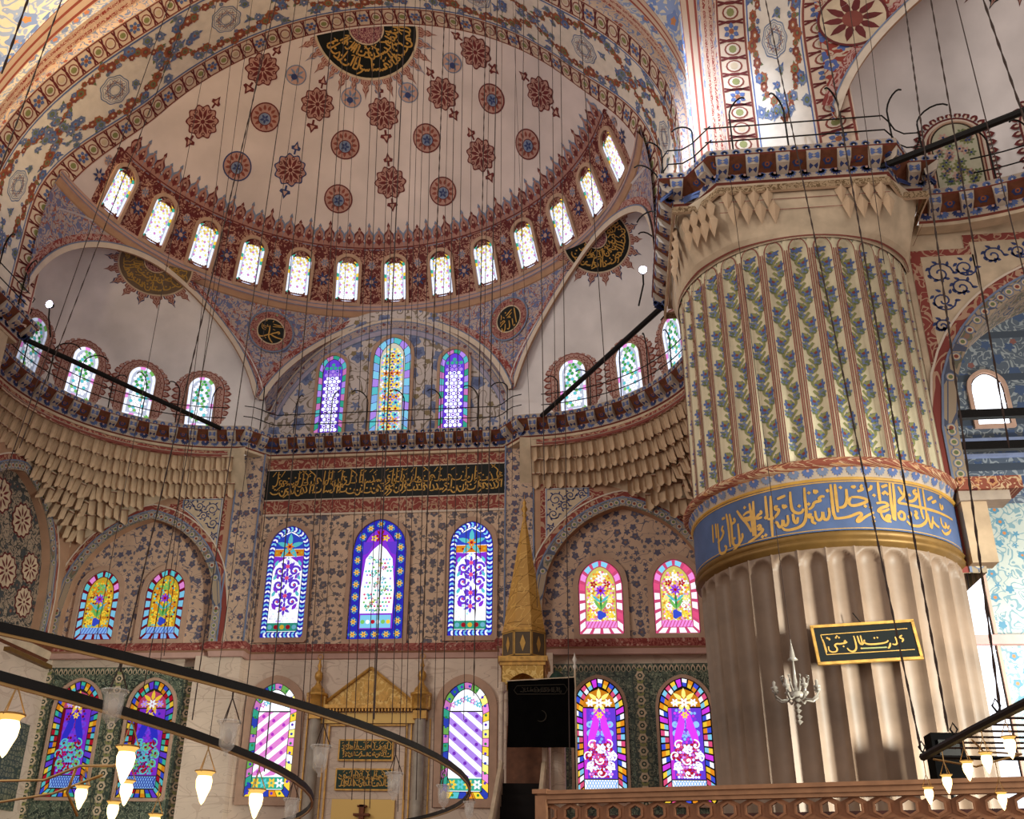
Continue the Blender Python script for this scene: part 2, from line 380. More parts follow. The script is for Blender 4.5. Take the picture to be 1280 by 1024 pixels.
M_DRUMRED = ornate('drum_arabesque', '#b58a76', [('vine', '#642626', 2.3, .2), ('flower', '#5e2424', 1.7, .42), ('blob', '#b08476', 5.0, .57), ('vine', '#662828', 4.6, .16)])
el_s, el_w = math.asin((ZSILL-.3-Z0)/RS), rad(27.3)
AZM = rad(79)
b = MB(); b.grid(lambda a, e: dome_pt(a, e, .01), lsp(-AZM+.02, AZM-.02, 120), lsp(el_s, el_w, 6), M_DRUMRED, uvf=lambda a, e: (a*RS, e*RS))
b.build('drum_ornament', dome, smooth=True)
def dome_paint():
    P = Paint(); k = RS; M_MEDF = mat('medallion_fill', '#ad8378', .8)
    def T(az, el): P.at(rad(az), rad(el), 1/(k*cos(rad(el))), 1/k)
    for az, el in [(-62.9, 43.4), (-56.4, 60.5), (-28, 58.7), (-31.8, 42.7), (.5, 57.9), (29.5, 58.5), (55.7, 60.3), (62.9, 43.5), (32.2, 42.8), (.2, 42.4)]:
        T(az, el); dk = M_NAVY if (az == -31.8) else M_RED
        P.lobed(0, 0, .70, 10, .09, dk, 0, 60); P.lobed(0, 0, .64, 10, .09, M_MEDF, 1, 60); P.petals(0, 0, .1, .58, 10, M_RED, 2, .7); P.petals(0, 0, .05, .3, 10, M_PINK, 3, .5, .3); P.disc(0, 0, .1, M_RED, 4, 8)
        for q in range(10): a = q*pi/5+pi/10; P.disc(.53*cos(a), .53*sin(a), .085, M_RED, 3, 6); P.disc(.53*cos(a), .53*sin(a), .04, M_MEDF, 4, 6)
        for s in (1, -1):
            P.stroke([(0, s*.72), (0, s*.95)], .09, dk, 0); P.poly([(-.2, s*.92), (-.24, s*1.05), (-.1, s*1.12), (0, s*1.34), (.1, s*1.12), (.24, s*1.05), (.2, s*.92)], dk, 0)
            P.poly([(-.1, s*.98), (0, s*1.2), (.1, s*.98)], M_PINK, 1)
    for az, el in [(-45.5, 51.7), (-47.3, 39.1), (-15, 50.8), (-16, 38.4), (46.5, 51.4), (15.8, 50.8), (48.3, 38.7), (16.3, 38.4)]:
        T(az, el); P.disc(0, 0, .66, M_NAVY if az == -47.3 else M_RED, 0, 28); P.disc(0, 0, .60, M_MEDF, 1, 28); P.petals(0, 0, .3, .56, 12, M_RED2, 2, .6); P.disc(0, -.08, .3, M_RED, 3, 16); P.disc(0, -.08, .26, M_SLATE, 4, 16); P.petals(0, -.08, .02, .22, 5, M_NAVY, 5, .7)
    for az, el in [(-41.5, 63.2), (-13.4, 61.5), (14.5, 61.5), (42.5, 62.6)]:
        T(az, el); P.disc(0, 0, .46, M_SLATE, 0, 20); P.disc(0, 0, .41, M_PINK, 1, 20); P.petals(0, 0, .04, .38, 7, M_SLATE, 2, .6); P.disc(-.05, -.1, .14, M_NAVY, 3, 10)
    # crest of palmettes above the windows
    M_CRESTF = mat('crest_fill', '#a2756a', .8)
    n = 56
    for i in range(n):
        az = -76+152*(i+.5)/n; T(az, 28.3); hh = 1.0 if i % 2 else .8; q = .98
        pts = [(1.12*x, 1.2*y) for x, y in [(-.27*q, -.25), (-.27*q, .02), (-.16, .10), (-.24, .24), (-.2, .38), (-.08, .5), (-.035, .6*hh), (-.07, .68*hh), (0, .82*hh), (.07, .68*hh), (.035, .6*hh), (.08, .5), (.2, .38), (.24, .24), (.16, .10), (.27*q, .02), (.27*q, -.25)]]
        P.poly(pts, M_SLATE if i % 3 else M_RED, 0); P.poly([(x*.76, y*.86-.01) for x, y in pts], M_CRESTF, 1)
        P.leaf(0, -.1, .55, .2, pi/2, M_RED, 2); P.leaf(-.02, 0, .26, .1, 2.4, M_RED2, 2); P.leaf(.02, 0, .26, .1, .75, M_RED2, 2); P.disc(0, .26, .06, M_PINK, 3, 6)
        P.stroke([(-.27, -.2), (.27, -.2)], .05, M_RED, 2)
    # blue blossoms between the windows
    for i in range(-7, 7):
        az = math.degrees(.2116)*(i+.5)
        T(az, 19.2); P.petals(0, 0, .05, .34, 7, M_NAVY, 2, .6); P.disc(0, 0, .1, M_PINK, 3, 8)
        T(az, 23.2); P.disc(0, 0, .24, M_PINK, 2, 10, .65); P.petals(0, 0, .02, .2, 6, M_SLATE, 3, .6)
        T(az, 26.3); P.spiral(-.3, 0, .22, 1.3, .06, M_RED, 2); P.spiral(.3, 0, .22, 1.3, .06, M_RED, 2, pi, -1)
    P.build('dome_painting', lambda u, v, o: dome_pt(u, v, o+.006), dome, base=.012, step=.008)
dome_paint()

# --- drum ring and pendentives below the sill
def Rz(z): return math.sqrt(RS**2-(z-Z0)**2) if z > Z0 else RS
def cyl_pt(az, z, off=0): r = Rz(z)-off; return (r*sin(az), r*cos(az), z)
def zarc(az):
    a = abs(math.degrees(az))
    t = a/29.8
    zc = 21.0+5.55*(1-t**1.8)**.62 if t < 1 else 20.4
    t = abs(a-59)/28.7
    zs = 21.3+5.35*(1-t**1.9)**.6 if t < 1 else 20.4
    return max(zc, zs, 20.6 if a > 88 else 22.0)
M_PEND = ornate('pendentive_arabesque', '#b5a29c', [('vine', '#6b7398', 3.0, .16), ('flower', '#6b7398', 2.0, .3), ('vine', '#9a5c50', 2.2, .07)])
M_TYMP = ornate('tympanum_flowers', '#cdc1bd', [('vine', '#8b7e70', 1.6, .10), ('flower', '#7480a4', 1.15, .36), ('flower', '#5c668c', 1.15, .20), ('flower', '#8a7a5c', 1.7, .22, 1, 3.3)])
def drum(name, label, a0, a1):
    b = MB(); n = int(abs(a1-a0)/rad(.6))+2
    b.grid(lambda a, t: cyl_pt(a, zarc(a)+(27.15-zarc(a))*t), lsp(a0, a1, n), lsp(0, 1, 7), M_PEND, uvf=lambda a, t: (a*RS, zarc(a)+(27.15-zarc(a))*t))
    o = tag(b.build(name, smooth=True), label, 'wall', None, 'structure')
    r = MB()        # the ring cornice under the windows
    prof = [(0, 26.72), (.05, 26.75), (.1, 26.95), (.16, 27.0), (.18, 27.08), (.08, 27.12), (.06, 27.36), (-.02, 27.42)]
    for (o0, z0), (o1, z1) in zip(prof, prof[1:]):
        r.grid(lambda a, t: cyl_pt(a, z0+(z1-z0)*t, o0+(o1-o0)*t), lsp(a0, a1, n), [0, 1], M_PINK if z0 > 26.9 else M_TAN)
    r.build('ring_cornice', o, smooth=False)
    P = Paint()
    for z in (27.22, 27.0): P.stroke([(a, z) for a in lsp(a0, a1, n)], .035, M_SLATE, 0)
    P.build('ring_lines', lambda u, v, q: cyl_pt(u, v, q+.16 if v < 27.1 else q+.075), o)
    # arch edges: archivolt mouldings along the openings, painted red border
    def edge(lo, hi, w0, w1, off, m, nm):
        e = MB(); aa = lsp(lo, hi, 64)
        def f(a, t):
            i = rad(.3); s = (zarc(min(hi-1e-4, a+i))-zarc(max(lo+1e-4, a-i)))/(2*i)/RS; nrm = math.hypot(1, s); d = w0+(w1-w0)*t
            return cyl_pt(a-s/nrm*d/RS, min(26.9, zarc(a)+d/nrm), off)
        e.grid(f, aa, [0, 1], m, uvf=lambda a, t: (a*RS, t*(w1-w0))); e.build(nm, o)
    M_EDGE = ornate('arch_edge_red', '#b9938a', [('vine', '#8a3e3a', 5, .22), ('flower', '#8a3e3a', 3.5, .25)])
    M_EDG2 = ornate('arch_edge_small_flowers', '#b7a48c', [('flower', '#8c5c3c', 3.2, .3), ('vine', '#6c6c60', 5, .12)])
    for lo, hi in ((-29.7, 29.7), (30.5, 87.5), (-87.5, -30.5)):
        lo, hi = rad(lo), rad(hi)
        if lo < a0-.2 or hi > a1+.2: continue
        edge(lo, hi, 0, .22, .09, M_CREAM, 'archivolt'); edge(lo, hi, .22, .27, .10, M_SLATE, 'archivolt_line'); edge(lo, hi, .27, .55, .03, M_EDGE, 'archivolt_border')
        e = MB(); e.grid(lambda a, t: cyl_pt(a, zarc(a), .09-t*.1), lsp(lo, hi, 64), [0, 1], M_TAN); e.build('archivolt_soffit', o)
    return o
drumw = drum('wall_drum', 'ring wall of pendentives under the semi-dome windows, blue arabesques on stone', rad(-88), rad(88))
# roundels on the pendentives
def roundel(sgn, strokes, label):
    az, z = sgn*rad(28.9), 25.5
    root = empty('calligraphy_roundel', label, 'roundel')
    S = lambda u, v, o: cyl_pt(az+u/RS, z+v, o+.05)
    for r0, r1, m, of, nm in ((.62, .98, ornate('roundel_border', '#a9766c', [('vine', '#7a3a3a', 5, .2), ('flower', '#8a9478', 4, .22)]), .0, 'border'), (.98, 1.06, M_SLATE, .012, 'outer_rim'), (.60, .66, M_STONE2, .016, 'inner_rim')):
        b = MB(); b.grid(lambda a, r: S(r*cos(a), r*sin(a), of), lsp(0, 2*pi, 41), [r0, r1], m, uvf=lambda a, r: (a*.8, r), flip=True); b.build(nm, root)
    P = Paint(); P.disc(0, 0, .62, M_BLACKP, 0, 36); P.build('black_ground', S, root, kind=None)
    for w_, pts in strokes: P = Paint(); P.stroke(chaikin([(x*.62, y*.62) for x, y in pts], 2), w_*.62, M_GILT, 0, .45); P.build('gold_stroke', S, root, base=.02, kind=None)
allah = [(.10, [(.52, .72), (.56, .3), (.66, -.5)]), (.10, [(.30, -.05), (.36, -.55), (.45, -.72), (.55, -.6)]), (.10, [(.02, -.12), (.08, -.62), (-.02, -.82), (-.16, -.72)]), (.10, [(-.3, -.3), (-.34, -.8), (-.5, -.92), (-.62, -.55)]),
 (.09, [(-.72, -.42), (-.55, -.22), (-.3, -.12), (-.42, .02), (-.66, -.1)]), (.09, [(-.22, .32), (.3, .68)]), (.07, [(-.14, .12), (.3, .45)]), (.08, [(-.02, .1), (.1, .18), (.16, .05)]), (.07, [(-.62, .5), (-.6, .3), (-.66, .12)]), (.12, [(-.3, .55), (-.2, .6)]), (.07, [(-.45, .3), (-.36, .16)]), (.06, [(-.74, .05), (-.68, -.2)])]
muham = [(.11, [(-.14, .45), (-.12, .1), (-.16, -.4), (.0, -.7), (.2, -.9)]), (.11, [(-.86, -.5), (-.7, -.56), (-.45, -.46), (-.16, -.26)]), (.11, [(-.1, -.3), (.15, -.12), (.4, -.02), (.55, .1), (.66, -.05), (.5, -.1)]), (.11, [(-.05, -.22), (.3, -.38), (.62, -.44), (.84, -.46)]), (.07, [(.1, .62), (.4, .58), (.7, .58)]), (.06, [(.08, .42), (.4, .46), (.82, .5)]), (.05, [(.1, .2), (.3, .16)]), (.05, [(-.72, .5), (-.7, .1), (-.4, .04)]), (.05, [(-.6, .45), (-.58, .2), (-.35, .2)]), (.05, [(-.66, .32), (-.3, .34)]), (.06, [(-.5, .75), (-.36, .82)]), (.06, [(-.34, .5), (-.25, .3)]), (.08, [(-.3, -.62), (-.4, -.56)]), (.06, [(.05, .75), (.1, .9)])]
roundel(1, allah, 'black roundel with upright gold calligraphy on the pendentive nearer the pier')
roundel(-1, muham, 'black roundel with looping gold calligraphy on the pendentive between tympanum and left exedra')

# --- central tympanum: barrel soffit and flower-painted wall
b = MB(); aa = [rad(x) for x in lsp(-29.75, 29.75, 60)]
b.grid(lambda a, t: (RS*sin(a), min(RS*cos(a)-.02, YW)*(1-t)+YW*t, zarc(a)), aa, lsp(0, 1, 3), ornate('soffit_flowers', '#b3a29e', [('vine', '#6b7398', 3.4, .15), ('flower', '#7a4a44', 2.6, .26)]), uvf=lambda a, t: (a*RS, t))
tag(b.build('trim_3', smooth=True), 'painted soffit of the arch over the tympanum with three windows', 'arch', None, 'structure')
b = MB(); b.grid(lambda x, z: (x, YW, z), [-6.2, 6.2], [19.6, 27], M_TYMP, uvf=lambda x, z: (x, z)); tymp = tag(b.build('wall_tympanum'), 'flower-painted tympanum wall behind the balcony with three stained windows', 'wall', None, 'structure')

P = Paint()
def tarc(d): return [((RS-d)*sin(a)*(1-d*.012), 21+(zarc(a)-21)*(1-d*.16)-d*.35) for a in aa]
for d0, d1, m_ in ((.0, .10, M_CREAM), (.10, .15, M_SLATE), (.15, .42, ornate('tympanum_ring', '#b5a098', [('flower', '#7a4a44', 3.4, .3), ('vine', '#6b7398', 4, .1)])), (.42, .47, M_SLATE), (.47, .66, mat('lavender_paint', '#a79fb4')), (.66, .70, M_SLATE)):
    A_, B_ = tarc(d0), tarc(d1)
    for i in range(len(aa)-1): P.poly([A_[i], A_[i+1], B_[i+1], B_[i]], m_, 0)
P.build('tympanum_rings', lambda u, v, o: (u, YW-o, v), tymp, base=.02)
# --- exedra half-domes
def ex_pt(sg, ph, el, off=0):
    r = RE-off; return (sg*(EC[0]+r*cos(el)*sin(ph)), EC[1]+r*cos(el)*cos(ph), ZE+r*sin(el))
def elmax(ph):
    lo, hi = 0.0, rad(88)
    for _ in range(30):
        m = (lo+hi)/2; x, y, z = ex_pt(1, ph, m)
        if math.hypot(x, y) > Rz(max(z, Z0)) - .06 and z < 27.1: lo = m
        else: hi = m
    return lo
PH0, PH1 = rad(-9), rad(112)
ELM = [(p, elmax(p)) for p in lsp(PH0, PH1, 62)]
def elm(p):
    t = (p-PH0)/(PH1-PH0)*61; i = min(60, max(0, int(t))); return ELM[i][1]+(ELM[i+1][1]-ELM[i][1])*(t-i)
def exedra(name, label, sg):
    b = MB(); ph = lsp(PH0, PH1, 62)
    b.grid(lambda p, t: ex_pt(sg, p, elm(p)*t), ph, lsp(0, 1, 22), M_EXED, flip=sg > 0)
    b.grid(lambda p, z: (sg*(EC[0]+RE*sin(p)), EC[1]+RE*cos(p), z), ph, [ZB-.2, ZE], M_EXED, flip=sg > 0)
    return tag(b.build(name, smooth=True), label, 'dome', None, 'structure')
exL = exedra('ceiling_exedra_left', 'pale plaster half-dome of the left exedra with faded gold calligraphy lunette', -1)
exR = exedra('ceiling_exedra_right', 'pale plaster half-dome of the right exedra with black calligraphy lunette beside the pier', 1)
# calligraphy lunettes hanging from the exedra arches
def script_line(P, x0, x1, y0, y1, m, seed, wd=.05, fn=None, lay=2):
    """a line of flowing script: tall uprights, bowls, loops and points between x0..x1, y0..y1"""
    r = random.Random(seed); x = x1; H = y1-y0; g = fn or (lambda a, b: (a, b))
    def st(pts, w_=wd, k=2): P.stroke([g(*q) for q in chaikin(pts, k)], w_, m, lay, .4)
    while x > x0+.35*H:
        k = r.choice('ALLBNWHDAKS'); s = H*(.8+.3*r.random()); b_ = y0+H*(.18+.12*r.random())
        if k == 'A': st([(x, y1-.06*H), (x-.03*H, b_+.3*H), (x-.05*H, b_)]); x -= .17*s
        elif k == 'L': st([(x, y1-.04*H), (x-.02*H, b_+.1*H), (x-.12*H, b_-.05*H), (x-.26*H, b_)]); x -= .22*s
        elif k == 'B': st([(x, b_+.2*H), (x-.05*H, b_), (x-.35*H, b_-.04*H), (x-.5*H, b_+.12*H)]); P.disc(*g(x-.25*H, b_+.25*H), wd*.7, m, lay, 6); x -= .42*s
        elif k == 'N': st([(x, b_+.25*H), (x-.03*H, b_-.1*H), (x-.2*H, b_-.18*H), (x-.34*H, b_+.05*H), (x-.33*H, b_+.2*H)]); P.disc(*g(x-.17*H, b_+.12*H), wd*.7, m, lay, 6); x -= .33*s
        elif k == 'W': st([(x, b_+.3*H), (x-.12*H, b_+.32*H), (x-.12*H, b_+.14*H), (x, b_+.14*H), (x-.02*H, b_), (x-.25*H, b_-.2*H)]); x -= .2*s
        elif k == 'H': st([(x, b_+.1*H), (x-.1*H, b_+.3*H), (x-.25*H, b_+.25*H), (x-.12*H, b_), (x-.3*H, b_)]); x -= .26*s
        elif k == 'D': st([(x-.1*H, b_+.35*H), (x, b_+.1*H), (x-.1*H, b_), (x-.25*H, b_+.02*H)]); x -= .2*s
        elif k == 'K': st([(x-.35*H, y1-.02*H), (x, y1-.3*H), (x-.1*H, b_+.3*H), (x, b_), (x-.3*H, b_)]); x -= .32*s
        else: st([(x, b_+.15*H), (x-.08*H, b_), (x-.12*H, b_+.12*H), (x-.2*H, b_), (x-.26*H, b_+.12*H), (x-.36*H, b_)]); x -= .34*s
        if r.random() < .5: P.stroke([g(x+.1*H, y1-.2*H*r.random()), g(x-.06*H, y1-.12*H-.2*H*r.random())], wd*.6, m, lay)
        if r.random() < .45: P.disc(*g(x+.05*H, y0+H*(.5+.2*r.random())), wd*.7, m, lay, 6)
def lunette(S, root, R, ground, letters, seed, rim=M_STONE2, a0=pi, a1=2*pi, fr=M_RED2, teeth=11, line=M_NAVY, fill=M_PINK):
    """half-round calligraphy field below a chord, palmette fringe around it; local metres, arc below y=0"""
    P = Paint(); n = 30
    arc = lambda r, k=n: [(r*cos(a0+(a1-a0)*i/k), r*sin(a0+(a1-a0)*i/k)) for i in range(k+1)]
    P.sector(0, R*1.05, a0, a1, rim, 0); P.sector(0, R, a0, a1, ground, 1); P.sector(0, R*.36, a0, a1, rim, 3, 2, 14); P.sector(0, R*.33, a0, a1, ornate('lunette_heart', '#a88078', [('vine', '#6e3040', 6, .25)]), 4, 2, 14)
    for lo, hi, sd in ((.60, .99, 1), (.36, .70, 2)):
        La = (a1-a0)*(lo+hi)/2/(hi-lo)
        script_line(P, .1, La-.05, 0, 1, letters, seed+sd, .036*R, fn=lambda x, y: (R*(hi-.03-y*(hi-lo-.04))*cos(a0+x/La*(a1-a0)), R*(hi-.03-y*(hi-lo-.04))*sin(a0+x/La*(a1-a0))))
    for i in range(teeth):
        a = a0+(a1-a0)*(i+.5)/teeth; h = pi*R/teeth/2*.98; c, s = cos(a), sin(a)
        loc = lambda x, y: (R*1.05*c+c*y-s*x, R*1.05*s+s*y+c*x)
        pts = [(-h, -.02), (-h*.98, .15*R*.5), (-h*.5, .2*R*.5), (-h*.62, .32*R*.6), (-h*.2, .42*R*.6), (-h*.1, .5*R*.6), (0, .62*R*.6), (h*.1, .5*R*.6), (h*.2, .42*R*.6), (h*.62, .32*R*.6), (h*.5, .2*R*.5), (h*.98, .15*R*.5), (h, -.02)]
        P.poly([loc(*q) for q in pts], line if i % 2 else fr, 0); P.poly([loc(x*.82, y*.86) for x, y in pts], fill, 1); P.poly([loc(x*.6, y*.66+.02) for x, y in pts], fr, 2); P.poly([loc(x*.42, y*.52+.03) for x, y in pts], fill, 3); P.poly([loc(x*.18, y*.3+.06) for x, y in pts], fr, 4)
    return P.build('calligraphy_lunette', S, root, base=.012, step=.005, kind=None)
def ex_tan(sg, ph0, el0):
    return lambda u, v, o: ex_pt(sg, ph0+u*sg/(RE*cos(el0)), el0+v/RE, o)
M_FADED = mat('faded_gold_brown', '#6d5a48', .7); M_OCHRE = mat('faded_ochre', '#b08a44', .6)
lunette(ex_tan(-1, rad(46), elm(rad(46))-.01), exL, 1.5, M_FADED, M_OCHRE, 5)
lunette(ex_tan(1, rad(44), elm(rad(44))-.01), exR, 1.5, M_BLACKP, M_GILT, 9)
lunette(lambda u, v, o: tuple(Vector((0, 0, Z0))+(RS-o-.01)*Vector((u, 2.45-v, math.sqrt(max(.01, RS**2-u*u-(2.45-v)**2)))).normalized()), dome, 2.15, M_BLACKP, M_GILT, 21, teeth=15, line=M_SLATE)
# ================================================================ walls below the balcony
def arch_z(x, half, zs, k=1.25):
    r = k*half; q = abs(x)+r-half; return zs+math.sqrt(max(0, r*r-q*q))
M_FIELD = ornate('wall_flower_field', '#cfb096', [('vine', '#75655a', 1.5, .045), ('flower', '#605a64', 2.4, .37), ('flower', '#9a7c6c', 2.4, .15), ('flower', '#6a6266', 3.6, .30, 1, 4.1), ('flower', '#6c6466', 3.1, .24, 1.2, 7.7)])
M_PILAST = ornate('pilaster_flowers', '#c6a890', [('vine', '#66636c', 2.0, .05), ('flower', '#5c566a', 2.6, .36), ('flower', '#8a5a48', 2.6, .14), ('flower', '#66606a', 4.4, .28, 1, 2.2)])
M_REDFR = ornate('red_scroll_frieze', '#8a4038', [('vine', '#b58f76', 2.8, .16), ('flower', '#b08a6c', 1.9, .30), ('flower', '#7c3430', 1.9, .18)])
M_TILES = ornate('dark_iznik_tiles', '#4f5a4c', [('net', '#2e3a34', 2.2, .10), ('vine', '#8d8f78', 5.0, .10), ('flower', '#7f8a72', 4.4, .26), ('flower', '#2f4450', 4.4, .12)], rough=.35)
M_TILEB = ornate('tile_border', '#7c7a62', [('net', '#39443c', 5.0, .14), ('flower', '#39443c', 5.0, .30), ('flower', '#a89a78', 5.0, .12)], rough=.35)
M_TYMPARCH = ornate('arch_niche_flowers', '#c2a28a', [('vine', '#6a6068', 1.8, .05), ('flower', '#5a5668', 2.5, .36), ('flower', '#8a6a58', 2.5, .14), ('flower', '#66606a', 3.9, .29, 1, 3.0)])
M_SPAN = ornate('spandrel_arabesque', '#bfa890', [('vine', '#545c7c', 2.3, .15), ('flower', '#545c7c', 3.0, .2)])
M_SCAL = ornate('scallop_band', '#a9957e', [('flower', '#6f6c5a', 3.0, .40), ('flower', '#8a6a5a', 3.0, .2), ('net', '#54586a', 3.0, .05)])

# --- qibla wall: one flat plane with fields
wq = MB()
wq.grid(lambda x, z: (x, YW, z), [-14, -5.2, 5.2, 14], [0, 10.8], M_MARBLE, uvf=lambda x, z: (x, z), flip=False)
wq.grid(lambda x, z: (x, YW, z), lsp(-14, 14, 8), [10.8, 19.7], M_TAN, uvf=lambda x, z: (x, z))
wallq = tag(wq.build('wall_qibla'), 'tan and marble prayer wall with the gilded niche and tiers of stained windows', 'wall', None, 'structure')
def field(name, x0, x1, z0, z1, m, y=YW, d=.03, parent=None):
    b = MB(); b.box(((x0+x1)/2, y-d/2, (z0+z1)/2), (x1-x0, d, z1-z0), m)
    b.U = [(p[0], p[2]) for p in b.V]; b.anyuv = True; return b.build(name, parent or wallq)
field('flower_field', -5.2, 5.2, 11.35, 16.95, M_FIELD)
field('red_frieze', -5.2, 5.2, 16.95, 17.6, M_REDFR, d=.06); field('red_frieze', -5.2, 5.2, 19.02, 19.65, M_REDFR, d=.06)
field('frieze_line', -5.2, 5.2, 16.88, 16.97, M_CREAM, d=.08); field('frieze_line', -5.2, 5.2, 19.0, 19.05, M_CREAM, d=.08); field('frieze_line', -5.2, 5.2, 17.58, 17.63, M_CREAM, d=.08)
# black and gold inscription band
b = MB(); b.box((0, YW-.05, 18.31), (10.4, .1, 1.36), M_BLACKP); band = b.build('inscription_band', wallq); band['label'] = 'long black band of gold calligraphy under the balcony'
P = Paint(); script_line(P, -5.15, 5.1, 17.68, 18.5, M_GILT, 31, .062); script_line(P, -5.15, 5.1, 18.05, 18.97, M_GOLDP, 47, .055)
P.build('gold_lettering', lambda u, v, o: (u, YW-.1-o, v), band)
# pilasters between the prayer wall and the corner arches
for sg in (-1, 1):
    pl = MB(); pl.box((sg*5.85, YW-.2, 15.2), (1.25, .4, 8.9), M_PILAST); pl.U = [(p[0]+p[1], p[2]) for p in pl.V]; pl.anyuv = True
    o = tag(pl.build('pillar_pilaster'), 'flat flower-painted pilaster strip %s the three tall windows' % ('left of' if sg < 0 else 'behind the golden spire, right of'), 'pilaster', None, 'structure')
    t = MB()
    for x in (-.58, .58): t.box((sg*5.85+x, YW-.42, 15.2), (.06, .05, 8.9), M_SLATE)
    t.build('border_line', o)
    mb = MB(); mb.box((sg*6.2, YW-.25, 5.4), (1.9, .5, 10.8), M_MARBLE); mb.U = [(p[0], p[2]) for p in mb.V]; mb.anyuv = True; tag(mb.build('pillar_marble'), 'pale marble slab below the cornice, %s the golden niche' % ('left of' if sg < 0 else 'behind the pulpit, right of'), 'pilaster', None, 'structure')

# --- flanking walls with pointed arches (front plane YF), niches behind with two windows each
def arch_wall(name, label, T, x0, x1, z0, z1, xc, half, zs, depth, back=None, k=1.25, m=M_TAN):
    """wall in local x (along), z; T(x, d, z) -> world with d = depth behind the front plane"""
    b = MB(); xs = lsp(xc-half, xc+half, 33)
    b.grid(lambda x, t: T(x, 0, arch_z(x-xc, half, zs, k)+(z1-arch_z(x-xc, half, zs, k))*t), xs, lsp(0, 1, 4), m, uvf=lambda x, t: (x, arch_z(x-xc, half, zs, k)*(1-t)+z1*t))
    for a, c in ((x0, xc-half), (xc+half, x1)):
        if c-a > .01: b.grid(lambda x, z: T(x, 0, z), [a, c], [z0, z1], m, uvf=lambda x, z: (x, z))
    o = tag(b.build(name), label, 'wall', None, 'structure')
    pts = [(xc-half, z0)]+[(x, arch_z(x-xc, half, zs, k)) for x in xs]+[(xc+half, z0)]
    s = MB(); s.grid(lambda i, t: T(pts[i][0], t*depth, pts[i][1]), list(range(len(pts))), [0, 1], M_TAN if back else M_SCAL, uvf=lambda i, t: (i*.28, t*depth)); s.build('arch_soffit', o)
    # archivolt: scallop band and red border
    def off(i, d):
        a = Vector(pts[max(0, i-1)]); c = Vector(pts[min(len(pts)-1, i+1)]); t = (c-a).normalized(); n = Vector((-t.y, t.x)); p = Vector(pts[i])+n*d; return p
    for d0, d1, pr, mm, nm in ((0, .34, .05, M_SCAL, 'scallop_band'), (.34, .40, .06, M_SLATE, 'blue_line'), (.40, .62, .03, M_REDFR, 'red_border'), (.62, .68, .05, M_CREAM, 'pale_line')):
        e = MB(); e.grid(lambda i, t: T(*(lambda p: (p.x, -pr, p.y))(off(i, d0+(d1-d0)*t))), list(range(len(pts))), [0, 1], mm, uvf=lambda i, t: (i*.24, t*(d1-d0))); e.build(nm, o)
        if pr >= .05: e = MB(); e.grid(lambda i, t: T(*(lambda p: (p.x, -pr*t, p.y))(off(i, d0))), list(range(len(pts))), [0, 1], mm); e.build(nm+'_edge', o)
    if nm: 
        P = Paint()     # scallops
        for i in range(1, len(pts)-1):
            q = off(i, .17); P.disc(q.x, q.y, .13, M_SLATE, 0, 10); P.disc(q.x, q.y, .10, M_STONE2, 1, 10); P.disc(q.x, q.y, .06, M_RED2 if i % 2 else M_GREEN, 2, 8)
        for side in (0, 1):
            for j in range(int((zs-z0)/.3)):
                z = z0+.2+j*.3; x = (xc-half-.17) if side == 0 else (xc+half+.17)
                if z < zs: P.disc(x, z, .13, M_SLATE, 0, 10); P.disc(x, z, .10, M_STONE2, 1, 10); P.disc(x, z, .06, M_GREEN, 2, 8)
        P.build('scallop_painting', lambda u, v, o_: T(u, -.05-o_, v), o)
    if back:
        bb = MB(); bb.grid(lambda x, z: T(x, depth-.02, z), [xc-half, xc+half], [z0, zs+half*1.3], back, uvf=lambda x, z: (x, z)); bb.build('niche_field', o)
    return o
